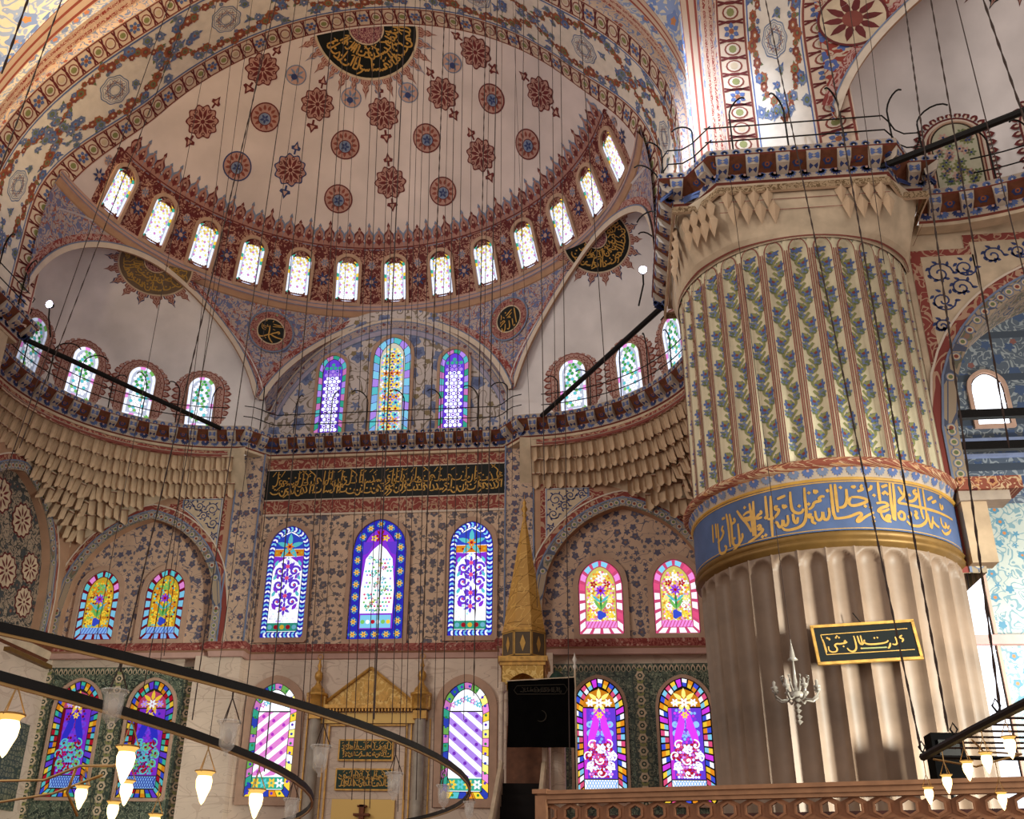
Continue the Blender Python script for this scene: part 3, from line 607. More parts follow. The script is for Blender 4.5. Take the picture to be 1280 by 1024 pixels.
for sg, nm in ((-1, 'left'), (1, 'right')):
    T = lambda x, d, z, sg=sg: (sg*x, YF+d, z)
    aw = arch_wall('wall_arch_'+nm, 'arched wall bay with two small stained windows, %s' % ('left of the prayer wall' if sg < 0 else 'between the golden spire and the pier'), T, 6.45, 13.6, 11.25, 19.5, 10.05, 3.3, 12.75, .4, M_TYMPARCH)
    # spandrel panel with stepped outline
    P = Paint()
    for lay, (ins, mm) in enumerate(((0, M_REDFR), (.2, M_WHITE), (.23, M_SLATE), (.27, M_STONE2))):
        xs_ = lsp(6.72+ins, 9.5, 24)
        for xa, xb in zip(xs_, xs_[1:]):
            q = []
            for x in (xa, xb): q.append((x, arch_z(max(-3.29, x-10.05), 3.3, 12.75)+.72+ins*1.1, (17.85 if xb < 9.0-ins else 17.45)-ins))
            if q[0][1] < q[0][2]: P.poly([(q[0][0], q[0][1]), (q[1][0], min(q[1][1], q[1][2])), (q[1][0], q[1][2]), (q[0][0], q[0][2])], mm, lay)
    for (x, z, r, d) in ((7.35, 17.15, .3, 1), (7.95, 17.3, .22, -1), (7.25, 16.5, .24, -1), (7.7, 16.85, .2, 1), (8.4, 17.38, .16, 1), (7.15, 15.9, .13, 1)):
        P.spiral(x, z, r, 1.5, .045, M_NAVY, 4, 0, d)
        for q in range(6): P.leaf(x+r*.8*cos(q), z+r*.8*sin(q), .16, .07, q*1.3, M_NAVY, 4)
    P.build('spandrel_panel', lambda u, v, o, sg=sg: (sg*u, YF-o, v), aw, base=.012)
    # tile dado with its border
    tl = MB(); tl.box((sg*10.5, YW-.06, 7.1), (6.8, .12, 6.7), M_TILES); tl.U = [(p[0], p[2]) for p in tl.V]; tl.anyuv = True
    o = tag(tl.build('wall_tiles_'+nm), 'dark green patterned tile dado round two tall stained windows, %s' % ('lower left' if sg < 0 else 'between the banner and the pier'), 'wall', None, 'structure')
    for x in (7.35, 10.41, 13.5):
        t = MB(); t.box((sg*x, YW-.14, 7.0), (.62, .04, 6.5), M_TILEB); t.U = [(p[0], p[2]) for p in t.V]; t.anyuv = True; t.build('tile_border', o)
        P = Paint()
        for q in range(14): P.rosette(x, 4.0+q*.46, .17, (M_STONE2, M_DKGREEN, M_STONE2), 0, 6); P.leaf(x, 4.0+q*.46+.16, .2, .1, .8, M_OLIVE, 0); P.leaf(x, 4.0+q*.46+.16, .2, .1, 2.3, M_OLIVE, 0)
        P.build('tile_flowers', lambda u, v, o_, sg=sg: (sg*u, YW-.16-o_, v), o)
    P = Paint()
    for q in range(34): P.leaf(7.2+q*.2, 10.12, .3, .17, pi/2, M_STONE2, 0); P.leaf(7.2+q*.2, 10.14, .2, .1, pi/2, M_DKGREEN, 1)
    P.build('tile_crest', lambda u, v, o_, sg=sg: (sg*u, YW-.125-o_, v), o)

# --- mid cornice, red guilloche
cor = MB()
pth = [(-13.6, YF), (-6.5, YF), (-6.5, YF-.2), (-5.2, YF-.2), (-5.2, YW), (5.2, YW), (5.2, YF-.2), (6.5, YF-.2), (6.5, YF), (13.6, YF)]
def normals(path, closed=False):
    N = []; n = len(path)
    for i in range(n):
        def nn(a, c): d = (c[0]-a[0], c[1]-a[1]); L = math.hypot(*d) or 1; return (d[1]/L, -d[0]/L)
        n1 = nn(path[i-1], path[i]) if (i > 0 or closed) else None; n2 = nn(path[i], path[(i+1) % n]) if (i < n-1 or closed) else None
        if n1 is None: N.append(n2); continue
        if n2 is None: N.append(n1); continue
        s = (n1[0]+n2[0], n1[1]+n2[1]); k = 2/max(.35, s[0]**2+s[1]**2); N.append((s[0]*k, s[1]*k))
    return N
def sweep(path, prof, mats, closed=False):
    b = MB(); N = normals(path, closed); pts = list(range(len(path)))+([0] if closed else [])
    L = [0]
    for i in range(1, len(pts)): L.append(L[-1]+math.hypot(path[pts[i]][0]-path[pts[i-1]][0], path[pts[i]][1]-path[pts[i-1]][1]))
    for k in range(len(prof)-1):
        (o0, z0), (o1, z1) = prof[k], prof[k+1]
        b.grid(lambda i, t: (path[pts[i]][0]+N[pts[i]][0]*(o0+(o1-o0)*t), path[pts[i]][1]+N[pts[i]][1]*(o0+(o1-o0)*t), z0+(z1-z0)*t), list(range(len(pts))), [0, 1], mats[k], uvf=lambda i, t: (L[i], z0+(z1-z0)*t+(o0+(o1-o0)*t)), flip=False)
    return b
M_GUIL = ornate('red_guilloche', '#9c5a50', [('vine', '#7a302c', 4.5, .25), ('flower', '#b58c7c', 5, .25)])
tag(sweep(pth, [(0, 10.72), (.06, 10.75), (.1, 10.95), (.22, 11.0), (.26, 11.2), (.16, 11.32), (0, 11.36)], [M_PINK, M_PINK, M_TAN, M_GUIL, M_GUIL, M_PINK]).build('trim_4'), 'red guilloche cornice running across the prayer wall below the upper windows', 'cornice', None, 'structure')

# --- left flank wall with its big painted arch niche (and a hidden twin at the right)
M_NICHE = ornate('dark_painted_niche', '#a08c78', [('vine', '#3e3e3c', 2.2, .14), ('flower', '#45484a', 1.7, .36), ('flower', '#8c5a48', 1.7, .14), ('vine', '#3e3e3c', 4.0, .1)])
for sg, nm in ((-1, 'left'), (1, 'right')):
    T = lambda y, d, z, sg=sg: (sg*(XF+d), y, z)
    aw = arch_wall('wall_flank_'+nm, 'flank wall with a tall dark-painted arch niche, %s' % ('at the left edge below the muqarnas' if sg < 0 else 'hidden behind the pier'), T, -1.5, 11, 11.25, 19.5, 6.2, 3.3, 13.2, .4, M_NICHE)
    b = MB(); b.grid(lambda y, z: (sg*XF, y, z), [-1.5, 11], [0, 11.25], M_MARBLE, uvf=lambda y, z: (y, z)); b.build('dado', aw)
    if sg < 0:
        P = Paint()
        for (y, z, r) in ((7.3, 15.6, .7), (8.55, 14.0, .62), (8.6, 12.6, .62), (7.0, 13.4, .7), (5.6, 16.0, .7)):
            P.lobed(y, z, r, 12, .07, M_RED, 0, 60); P.lobed(y, z, r*.88, 12, .07, M_STONE2, 1, 60); P.petals(y, z, r*.2, r*.8, 10, M_RED, 2, .5); P.disc(y, z, r*.2, M_STONE2, 3, 10); P.disc(y, z, r*.1, M_RED, 4, 8)
        P.build('niche_medallions', lambda u, v, o: (sg*(XF+.36)+o, u, v), aw)
        c = sweep([(-XF, -1.5), (-XF, 10.5)][::1], [(0, 10.6), (.1, 10.7), (.2, 11.0), (.3, 11.15), (0, 11.3)], [M_BROWN, M_STONE2, M_BROWN, M_BROWN]); c.build('entablature', aw)
        g = MB(); g.box((-XF+.1, 9.0, 10.42), (.3, 3.2, .16), mat('dull_gilt', '#7a5a2e', .5, .4)); g.build('gilt_moulding', aw)
        w_ = MB(); w_.box((-XF+.08, 8.7, 6.4), (.16, 2.6, 3.2), M_TILEB); w_.U = [(p[1], p[2]) for p in w_.V]; w_.anyuv = True; w_.build('carved_panel', aw)

# --- muqarnas squinches under the exedrae
def sq_pts(ph, f):
    c, s = cos(ph), sin(ph); a = (EC[0]+6.72*s, EC[1]+6.72*c)
    k = min((XF+.05-EC[0])/max(s, 1e-3), (YF+.05-EC[1])/max(c, 1e-3)); q = (EC[0]+k*s, EC[1]+k*c)
    return (a[0]+(q[0]-a[0])*f, a[1]+(q[1]-a[1])*f)
def zlow(ph): return 17.75-2.2*math.exp(-((math.degrees(ph)-45)/15)**2)
def fz(z, ph): return max(0, min(1, (19.35-z)/(19.35-zlow(ph))))**1.2
def cell_mesh(wd, h, d):
    b = MB(); W_ = lsp(-1, 1, 7)
    def f(s, t): return (s*wd/2, (d*(1-t)**.8)*.75+.16*(1-s*s)*(1-.4*t)-.05*(1 if abs(s) > .9 else 0), -h*(1-t)-(.10*(1-abs(s)) if t < .05 else 0))
    b.grid(f, W_, lsp(0, 1, 5), M_STONE)
    b.add([(-wd/2, -.04, 0), (wd/2, -.04, 0), (wd/2, -.04, .07), (-wd/2, -.04, .07)], [(0, 1, 2, 3)], M_STONE2)
    b.add([(-wd/2, -.04, 0), (wd/2, -.04, 0), (wd/2, .3, 0), (-wd/2, .3, 0)], [(0, 1, 2, 3)], M_STONE)
    b.add([(-wd/2, -.045, -.025), (wd/2, -.045, -.025), (wd/2, -.045, .0), (-wd/2, -.045, .0)], [(0, 1, 2, 3)], M_RED2)
    return b
def muqarnas(name, label, sg):
    b = MB()
    b.grid(lambda p, t: (lambda z: (lambda q: (sg*q[0], q[1], z))(sq_pts(p, min(1, fz(z, p)+.08))))(zlow(p)+(19.7-zlow(p))*t), lsp(rad(-4), rad(94), 80), lsp(0, 1, 22), M_STONE2, flip=sg > 0)
    o = tag(b.build(name), label, 'squinch', None, 'structure')
    proto = None
    for t in range(9):
        z = 19.2-.5*t; k = 46 if t < 4 else 40
        for i in range(k):
            ph = rad(91*(i+.5+(.5 if t % 2 else 0))/k); zz = z
            if t > 2 and (i*7+t*3) % 5 == 0: zz -= .12
            if zz-.42 < zlow(ph) or ph > rad(91): continue
            q = sq_pts(ph, fz(zz-.1, ph)); q2 = sq_pts(ph+.01, fz(zz-.1, ph))
            if proto is None:
                proto = cell_mesh(.52, .54, .28).build('muqarnas_cell', o); c = proto
            else: c = link_copy(proto, o)
            d = Vector((sg*(q2[0]-q[0]), q2[1]-q[1], 0)).normalized()
            if sg > 0: pass
            else: d = -d
            # local x along the tier, local y into the wall
            y = Vector((-d.y, d.x, 0))
            if y.dot(Vector((sg*(q[0]-EC[0]), q[1]-EC[1], 0))) < 0: d = -d; y = -y
            c.matrix_local = Matrix(((d.x, y.x, 0, sg*q[0]-y.x*.12), (d.y, y.y, 0, q[1]-y.y*.12), (0, 0, 1, zz), (0, 0, 0, 1))) @ Matrix.Diagonal((.50+.03*t, 1.0 if (i+t) % 2 else .55, .95, 1))
    return o
muqL = muqarnas('wall_muqarnas_left', 'tiers of honeycomb stone muqarnas under the left exedra balcony', -1)
muqR = muqarnas('wall_muqarnas_right', 'tiers of honeycomb stone muqarnas under the right exedra balcony beside the pier', 1)

# --- balcony cornice with brackets
def arcp(sg, a0, a1, n, r=6.3): return [(sg*(EC[0]+r*sin(rad(a))), EC[1]+r*cos(rad(a))) for a in lsp(a0, a1, n)]
BAL = arcp(-1, 108, 2, 34)+[(-5.75, 9.36), (-4.95, 10.3), (4.95, 10.3), (5.75, 9.36)]+arcp(1, 2, 108, 34)
PROF = [(-.75, ZB), (0, ZB), (0, ZB-.17), (-.05, ZB-.2), (-.10, ZB-.24), (-.42, ZB-.52), (-.40, ZB-.56), (-.40, ZB-.8), (-.47, ZB-.84), (-.47, ZB-.95), (-.8, ZB-.98)]
M_FASC = mat('fascia_paint', '#b3a191', .8)
PM = [M_STONE2, M_FASC, M_RED2, M_BROWN, M_BROWN, M_RED2, M_FASC, M_RED2, M_STONE2, M_STONE2]
def along(path):
    L = [0]
    for a, c in zip(path, path[1:]): L.append(L[-1]+math.hypot(c[0]-a[0], c[1]-a[1]))
    def f(u):
        u = min(max(u, 0), L[-1]-1e-6); i = max(0, min(len(path)-2, int(np.searchsorted(L, u, side='right'))-1)); t = (u-L[i])/(L[i+1]-L[i])
        a, c = path[i], path[i+1]; d = ((c[0]-a[0])/(L[i+1]-L[i]), (c[1]-a[1])/(L[i+1]-L[i]))
        return (a[0]+(c[0]-a[0])*t, a[1]+(c[1]-a[1])*t), d, (d[1], -d[0])
    return f, L[-1]
def palmette(P, u, v, s, m1, m2):
    P.at(u, v, s); 
    for q in (-1.15, -.75, -.38, 0, .38, .75, 1.15): P.leaf(0, 0, 1-.18*abs(q), .40, pi/2+q, m1, 0)
    P.disc(0, .12, .16, m2, 1, 7)
M_BRK = mat('bracket_paint', '#b7a898', .8)
def balcony(name, label, path, zt=ZB, closed=False):
    pr = [(o, z-ZB+zt) for o, z in PROF]; o = tag(sweep(path, pr, PM, closed).build(name), label, 'cornice', None, 'structure')
    pp = path+[path[0]] if closed else path
    f, L = along(pp); n = int(L/.80); proto = None
    for i in range(n):
        (x, y), d, nn = f((i+.5)*L/n)
        if proto is None:
            b = MB(); V = [(-.19, 0, -.02), (.19, 0, -.02), (.18, 0, -.1), (-.18, 0, -.1), (-.15, .40, -.30), (.15, .40, -.30), (.14, .38, -.50), (-.14, .38, -.50), (-.16, .06, -.32), (.16, .06, -.32)]
            b.add(V, [(0, 3, 2, 1), (3, 8, 9, 2), (8, 7, 6, 9), (0, 4, 8, 3), (4, 7, 8), (1, 2, 9, 5), (5, 9, 6), (0, 1, 5, 4)], M_BRK)
            for sx in (-1, 1):
                for (u0, w0) in ((.30, .9), (.62, .9)):
                    y_, z_ = .06*u0-.006, -.1-.22*u0
                    b.add([(0, y_, z_), (sx*.12, y_-.012, z_+.07), (sx*.15, y_-.008, z_), (sx*.12, y_+.006, z_-.07)], [(0, 1, 2, 3)], M_BLUE)
                b.add([(0, .2, -.40), (sx*.10, .13, -.36), (sx*.12, .2, -.40), (sx*.09, .28, -.45)], [(0, 1, 2, 3)], M_NAVY)
            b.add([(-.03, .028, -.19), (.03, .028, -.19), (.03, .04, -.25), (-.03, .04, -.25)], [(0, 1, 2, 3)], M_RED2)
            proto = b.build('bracket', o); c = proto
        else: c = link_copy(proto, o)
        c.matrix_local = Matrix(((d[0], -nn[0], 0, x+nn[0]*-.03), (d[1], -nn[1], 0, y+nn[1]*-.03), (0, 0, 1, zt-.16), (0, 0, 0, 1)))
    # painted fascia palmettes and coffer flowers
    P = Paint(); m = int(L/.31)
    for i in range(m): palmette(P, (i+.5)*L/m, -.165, .165, M_BLUE, M_CREAM)
    P.build('fascia_palmettes', lambda u, v, q: (lambda e: (e[0][0]+e[2][0]*q, e[0][1]+e[2][1]*q, zt+v))(f(u)), o)
    P = Paint(); m = int(L/.40)
    for i in range(m): palmette(P, (i+.5)*L/m, -.565, -.25, M_BLUE if i % 2 else M_NAVY, M_PINK)
    P.build('lower_palmettes', lambda u, v, q: (lambda e: (e[0][0]+e[2][0]*(q-.4), e[0][1]+e[2][1]*(q-.4), zt+v))(f(u)), o)
    P = Paint()
    for i in range(n): P.rosette((i+1)*L/n, 0, .13, (M_NAVY, M_RUST), 0, 6)
    P.build('coffer_flowers', lambda u, v, q: (lambda e: (e[0][0]+e[2][0]*(-.26+v*.7+q), e[0][1]+e[2][1]*(-.26+v*.7+q), zt-.37+v*.7-q))(f(u)), o)
    return o
bal = balcony('trim_5', 'painted bracketed balcony cornice sweeping below the tympanum and both exedrae', BAL)
# red and white string below the balcony on the exedrae
for sg in (-1, 1):
    pth2 = [(x, y) for x, y in arcp(sg, 100, 2, 34, 6.72)]
    if sg > 0: pth2 = pth2[::-1]
    b = sweep(pth2, [(0, 19.2), (.06, 19.22), (.06, 19.32), (.1, 19.34), (.1, 19.46), (0, 19.5)], [M_RED2, M_RED2, M_CREAM, M_REDFR, M_CREAM])
    b.build('string_course', muqL if sg < 0 else muqR)
# ================================================================ stained-glass windows
HEX = dict(white='#f4f6ff', cool='#dfe6ff', pale='#f7ecd8', teal='#3fb79a', aqua='#5cc6cf', cyan='#7fc8e8', sky='#86b4f0', blue='#3a4fd0', royal='#3030c0', violet='#6a3fd8', purple='#8a35d8', lilac='#b48cf0',
 magenta='#d03adf', pink='#e88ad8', rose='#d84f7c', red='#b01a2c', wine='#7a1526', orange='#e08a20', yellow='#f0c83c', lemon='#f4e47c', green='#3c9a48', leaf='#7cc060', dkgreen='#1f5a3c')
def G(n, k=1.0): return glow('glass_%s_%d' % (n, round(k*100)), HEX[n], k)
M_LEAD = mat('lead_came', '#2a2018', .7); M_REVEAL = mat('window_reveal', '#b7957f', .8, var=.08)
def loop(w, h, kind, n=72, k=1.2):
    """closed outline, anticlockwise from bottom-left corner along the bottom; evenly spaced"""
    hw = w/2; zs = h-hw if kind == 'round' else h-hw*math.sqrt(2*k-1)
    L = [(-hw, 0), (hw, 0), (hw, zs)]
    for i in range(1, 25):
        x = hw-w*i/25 if kind != 'round' else hw*cos(pi*i/25)
        L.append((x, zs+hw*sin(pi*i/25) if kind == 'round' else arch_z(x, hw, zs, k)))
    L += [(-hw, zs), (-hw, 0)]
    A = np.array(L); s = np.r_[0, np.cumsum(np.hypot(*np.diff(A, axis=0).T))]; t = np.linspace(0, s[-1], n+1)
    return [(float(np.interp(x, s, A[:, 0])), float(np.interp(x, s, A[:, 1]))) for x in t]
def inset(pts, w, h, d): return [(x*(1-2*d/w), d+y*(h-2*d)/h) for x, y in pts]
WIN = [0]
def window(T, w, h, kind, style, label, k=1.0, frame=.16, group=None, solo=False, k_arch=1.2, proud=.12):
    WIN[0] += 1
    root = empty('window_%d' % WIN[0], label, 'window', group, 'structure')
    base = loop(w, h, kind, 72, k_arch)
    # plaster reveal: raised band round the opening
    b = MB(); o1 = inset(base, w, h, -frame); n = len(base)
    o0 = [(x*1.02, y) for x, y in base]
    b.grid(lambda i, t: T(*[a+(c-a)*t for a, c in zip(o0[i], o1[i])], proud), list(range(n)), [0, 1], M_REVEAL)
    b.grid(lambda i, t: T(o0[i][0], o0[i][1], proud*t), list(range(n)), [0, 1], M_REVEAL); b.grid(lambda i, t: T(o1[i][0], o1[i][1], proud*t), list(range(n)), [0, 1], M_REVEAL)
    b.build('reveal', root)
    P = Paint(); P.poly(base[:-1], M_LEAD, 0); B = []   # B: separately built border panes
    def blocks(d0, d1, m, cols, gap=.12):
        a = loop(w, h, kind, m*6, k_arch); A, C = inset(a, w, h, d0), inset(a, w, h, d1)
        for i in range(m):
            c = cols(i, m) if callable(cols) else cols[i % len(cols)]
            if c is None: continue
            j0, j1 = i*6, i*6+6; g = gap/2
            q = []
            for X in (A, C[::1]):
                seg = X[j0:j1+1]; e0 = (seg[0][0]+(seg[1][0]-seg[0][0])*g*6*.5, seg[0][1]+(seg[1][1]-seg[0][1])*g*6*.5); e1 = (seg[-1][0]+(seg[-2][0]-seg[-1][0])*g*6*.5, seg[-1][1]+(seg[-2][1]-seg[-1][1])*g*6*.5)
                q.append([e0]+seg[1:-1]+[e1])
            B.append((q[0]+q[1][::-1], c))
    def ground(d, c, lay=1): P.poly(inset(base, w, h, d)[:-1], c, lay)
    def inside(x, y, d):
        hw = w/2-d
        if abs(x) > hw or y < d: return False
        zs = h-w/2 if kind == 'round' else h-w/2*math.sqrt(2*k_arch-1)
        top = (zs+math.sqrt(max(0, hw*hw-x*x)) if kind == 'round' else arch_z(x, hw, zs, k_arch)-d*.3)
        return y < top
    def hexes(d, p, cf, lay=2, f=.9):
        r = 0; y = d
        while y < h:
            for i in range(-int(w/p)-1, int(w/p)+2):
                x = i*p+(r % 2)*p/2
                if inside(x, y, d+p*.4):
                    c = cf(x, y, r, i)
                    if c: P.poly([(x+p/math.sqrt(3)*f*cos(pi/6+q*pi/3), y+p/math.sqrt(3)*f*sin(pi/6+q*pi/3)) for q in range(6)], c, lay)
            y += p*.866; r += 1
    r = random.Random(WIN[0])
    def busy(d, p, pal, lay=3, y0=0, y1=99, f=.82):
        hexes(d, p, lambda x, y, q, i: G(r.choice(pal), k*(.75+.4*r.random())//.05*.05) if y0 < y < y1 else None, lay, f)
    if style in ('drum', 'exedra'): ground(.0, G('cool', k*.6))
    if style == 'drum':
        bw = .10; top = .62
        blocks(.0, bw, 34, lambda i, m: (G('teal', k*.8) if i in (0, 5, 12, 16, 22, 26, 33) else G('yellow', k) if i in (13, 17, 27) else G('cool', k*1.15)), .10)
        hexes(bw+.02, .105, lambda x, y, q, i: (G('lemon', k) if (q+i*2) % 5 == 0 and y > h*.3 else G('yellow', k*.9) if y > h*.72 and (q+i) % 3 == 0 else G('pink', k*.8) if (q % 4 == 0 and i % 3 == 0) else G('white', k*1.2 if y < h*.7 else k)), f=.86)
    elif style == 'exedra':
        blocks(0, .12, 26, lambda i, m: G('pink', k) if i % 7 in (1,) else G('leaf', k*.8) if i % 9 == 4 else G('cool', k*1.2), .1)
        hexes(.14, .15, lambda x, y, q, i: (G('green', k*.9) if y > h*.5 and (q+i) % 3 == 0 else G('aqua', k*.95) if (q+2*i) % 5 == 0 else G('leaf', k*.9) if (q+i) % 7 == 0 else G('white', k*1.3)), f=.84)
    elif style == 'tymS':
        blocks(0, .17, 30, lambda i, m: (G('teal', k*.6), G('pink', k*.6), G('aqua', k*.7), G('lilac', k*.8))[i % 4], .14)
        ground(.19, G('violet', k*.8))
        hexes(.2, .2, lambda x, y, q, i: (G('teal', k*.7) if y > h*.83 else G('lilac', k*.8) if y > h*.74 else G('white', k*1.25)), 2, .8)
        hexes(.2, .4, lambda x, y, q, i: G('purple', k*.7) if y < h*.7 else G('blue', k*.6), 3, .25)
    elif style == 'tymC':
        blocks(0, .26, 30, lambda i, m: (G('aqua', k*.8), G('sky', k*.8), G('cyan', k*.9), G('lilac', k*.8))[i % 4], .14)
        ground(.28, G('pale', k*.6), 1); busy(.28, .13, ('white', 'yellow', 'lemon', 'aqua', 'cyan', 'white', 'white', 'lilac'), 1.5); n_ = int((h-.9)/.3)
        for q in range(n_):
            y = .5+q*.3; hue = ('yellow', 'orange', 'lemon', 'yellow')[q % 4]
            for x in (-.26, 0, .26): P.petals(x, y, .03, .17, 5, G(hue if x == 0 or q % 2 else 'aqua', k*.9), 2, .8, q); P.disc(x, y, .06, G('blue' if q % 3 else 'red', k*.6), 3, 7)
            P.leaf(-.12, y+.12, .16, .07, .5, G('green', k*.6), 2); P.leaf(.12, y+.12, .16, .07, 2.6, G('violet', k*.7), 2)
        a = loop(w, h, kind, 30, k_arch)
        for i, (x, y) in enumerate(inset(a, w, h, .13)): P.disc(x, y, .05, G('red' if i % 2 else 'violet', k*.7), 3, 7)
    elif style in ('upS', 'upC'):
        bw = .26 if style == 'upS' else .42
        ground(.01, G('royal', k*.75)); a = loop(w, h, kind, 62 if style == 'upS' else 24, k_arch); A = inset(a, w, h, bw/2)
        for i in range(len(A)-1):
            x, y = A[i]; ang = math.atan2(A[i+1][1]-y, A[i+1][0]-x)
            if style == 'upS':
                for s in (-1, 1): P.leaf(x, y, .17, .085, ang+s*.75, G('cyan' if i % 2 else 'white', k*.95), 2)
            else:
                P.poly([(x+.2*cos(q*pi/3+ang)*(.95 if q % 3 == 0 else .8), y+.2*sin(q*pi/3+ang)*(.95 if q % 3 == 0 else .8)) for q in range(6)], G('aqua', k*.65), 2); P.poly([(x+.15*cos(q*pi/3+ang), y+.15*sin(q*pi/3+ang)) for q in range(6)], G('blue', k*.7), 3); P.petals(x, y, .02, .14, 6, G('yellow', k*.95), 4, .7); P.disc(x, y, .045, G('orange', k*.8), 5, 6)
        wi, hi = w-2*bw, h-2*bw; iw = wi/2
        inn = inset(base, w, h, bw); P.poly(inset(base, w, h, bw-.02)[:-1], M_LEAD, 2); P.poly(inn[:-1], G('white', k*1.15) if style == 'upS' else G('purple', k*.9), 3)
        if style == 'upS': busy(bw+.02, .12, ('white', 'white', 'cool', 'white', 'lilac', 'cyan'), 3)
        yt = h-bw-iw*1.25
        if style == 'upS':
            P.poly([(-iw, yt+.02), (iw, yt+.02), (iw*.8, yt+iw*.75), (0, yt+iw*1.2), (-iw*.8, yt+iw*.75)], G('blue', k*.7), 4); P.petals(0, yt+.12, .05, iw*.95, 5, G('aqua', k*.8), 5, .5, .3); P.petals(0, yt+.12, .02, .2, 6, G('orange', k*.9), 6, .8); P.disc(0, yt+.12, .07, G('red', k*.8), 7, 7)
            P.poly([(-iw, yt-.3), (iw, yt-.3), (iw, yt), (-iw, yt)], G('orange', k*.75), 4)
            for q in range(7): P.disc(-iw+.1+q*(wi-.2)/6, yt-.15, .05, G('red' if q % 2 else 'yellow', k*.6), 5, 6)
            for s in (-1, 1):
                P.poly([(s*iw, yt-.3), (s*iw*.1, yt-.34), (s*iw*.75, yt-.62), (s*iw, yt-.95)], G('purple', k*.8), 4)
                for y, rr_ in ((yt-.95, .22), (yt-1.55, .22), (bw+1.25, .2)):
                    P.spiral(s*iw*.5, y, rr_*1.1, 1.2, .10, G('violet', k*.8), 5, 0, s); P.leaf(s*iw*.55, y-.34, .34, .16, pi/2-s*.6, G('purple', k*.85), 5); P.leaf(s*iw*.1, y+.1, .36, .15, pi/2-s*.7, G('violet', k*.85), 5); P.leaf(s*iw*.9, y+.22, .3, .13, pi/2+s*.5, G('aqua', k*.9), 5); P.disc(s*iw*.52, y, .055, G('rose', k*.8), 6, 6)
            for y in (yt-.75, yt-1.25, bw+1.5, bw+.95): P.petals(0, y, .04, .3, 6, G('violet', k*.8), 5, .65, .5); P.disc(0, y, .09, G('rose', k), 6, 8)
            P.poly([(-iw, bw+.02), (iw, bw+.02), (iw, bw+.36), (-iw, bw+.36)], G('teal', k*.5), 4)
            for q in range(5): P.disc(-iw+.12+q*(wi-.24)/4, bw+.19, .10, G(('cyan', 'red', 'yellow', 'red', 'cyan')[q], k*.6), 5, 8)
        else:
            P.poly([(-iw*.95, bw+.65), (-iw*.98, bw+1.7), (-iw*.8, yt-.45), (-iw*.4, yt-.05), (0, yt+.2), (iw*.4, yt-.05), (iw*.8, yt-.45), (iw*.98, bw+1.7), (iw*.95, bw+.65)], G('white', k*1.2), 4)
            for yy in range(14):
                y = bw+.78+yy*(yt-bw-1.1)/14; hw_ = iw*(.92 if y < bw+1.9 else .92*(1-(y-bw-1.9)/(yt+.9-bw-1.9))+.1)
                for xx in range(-4, 5):
                    if abs(xx*.13) < hw_: P.disc(xx*.13+(yy % 2)*.06, y, .05, G(r.choice(('aqua', 'cyan', 'white', 'leaf', 'rose', 'lilac', 'white', 'teal')), k), 5, 6)
            P.poly([(-iw*.9, bw+.05), (iw*.9, bw+.05), (iw*.9, bw+.58), (-iw*.9, bw+.58)], G('cyan', k), 4)
            for q in range(16):
                x, y = (r.random()-.5)*iw*1.3, bw+.75+(q/16)*(yt-bw-1.0); P.petals(x, y, .02, .11, 5, G(('aqua', 'leaf', 'rose', 'yellow', 'aqua')[q % 5], k*.9), 5, .7, q); P.leaf(x, y, .18, .06, q*2.1, G('teal', k*.7), 5)
            for q in range(6): P.disc(-iw*.75+q*iw*.3, bw+.3, .09, G(('leaf', 'white', 'red', 'white', 'leaf', 'yellow')[q], k), 5, 8)
            P.petals(0, yt+.55, .04, .3, 6, G('red', k*.8), 4, .6); P.petals(-.25, yt+.45, .02, .16, 5, G('yellow', k), 4); P.petals(.25, yt+.45, .02, .16, 5, G('yellow', k), 4); P.poly([(-iw, yt+.3), (-iw*.35, yt+.28), (-iw*.7, yt-.2), (-iw, yt-.3)], G('violet', k*.8), 4); P.poly([(iw, yt+.3), (iw*.35, yt+.28), (iw*.7, yt-.2), (iw, yt-.3)], G('violet', k*.8), 4)
    elif style in ('arcL', 'arcR'):
        hot = style == 'arcR'; bw = .27
        sq = (lambda i, m: None)
        ground(.01, G('wine' if not hot else 'rose', k*.7))
        n_ = 20; a = loop(w, h, kind, n_*6, k_arch); A, C = inset(a, w, h, .04), inset(a, w, h, bw-.03)
        for i in range(n_):
            s0, s1 = (.06, .94); q0, q1 = i*6, i*6+6; hi_ = a[q0+3][1]
            c = ('pink' if i in (9, 13) else 'aqua' if hi_ > h*.78 else 'cyan') if not hot else ('rose' if i % 5 == 0 else 'white' if hi_ < h*.7 else 'cyan' if hi_ > h*.8 else 'pink')
            if hi_ < .2: c = ('sky' if not hot else 'white')
            B.append((A[q0+1:q1]+C[q0+1:q1][::-1], G(c, k*.9)))
            x = (A[q0+3][0]+C[q0+3][0])/2; y = (A[q0+3][1]+C[q0+3][1])/2
            P.petals(x, y, .01, .09, 5, G('blue' if not hot else 'violet', k*.7), 4, .6)
        iw = w/2-bw; P.poly(inset(base, w, h, bw)[:-1], M_LEAD, 2); P.poly(inset(base, w, h, bw+.01)[:-1], G('yellow' if not hot else 'lemon', k*.55), 3); busy(bw+.0, .10, ('orange', 'yellow', 'leaf', 'aqua', 'wine', 'orange', 'yellow') if not hot else ('lemon', 'white', 'yellow', 'pink', 'rose', 'white', 'orange'), 3.5)
        P.poly([(-iw, bw), (iw, bw), (iw, bw+.26), (-iw, bw+.26)], G('sky' if not hot else 'pink', k*.9), 4)
        for q in range(9): P.stroke([(-iw+q*iw/4.5, bw), (-iw+(q+1)*iw/4.5, bw+.26)], .03, G('blue' if not hot else 'rose', k*.7), 5)
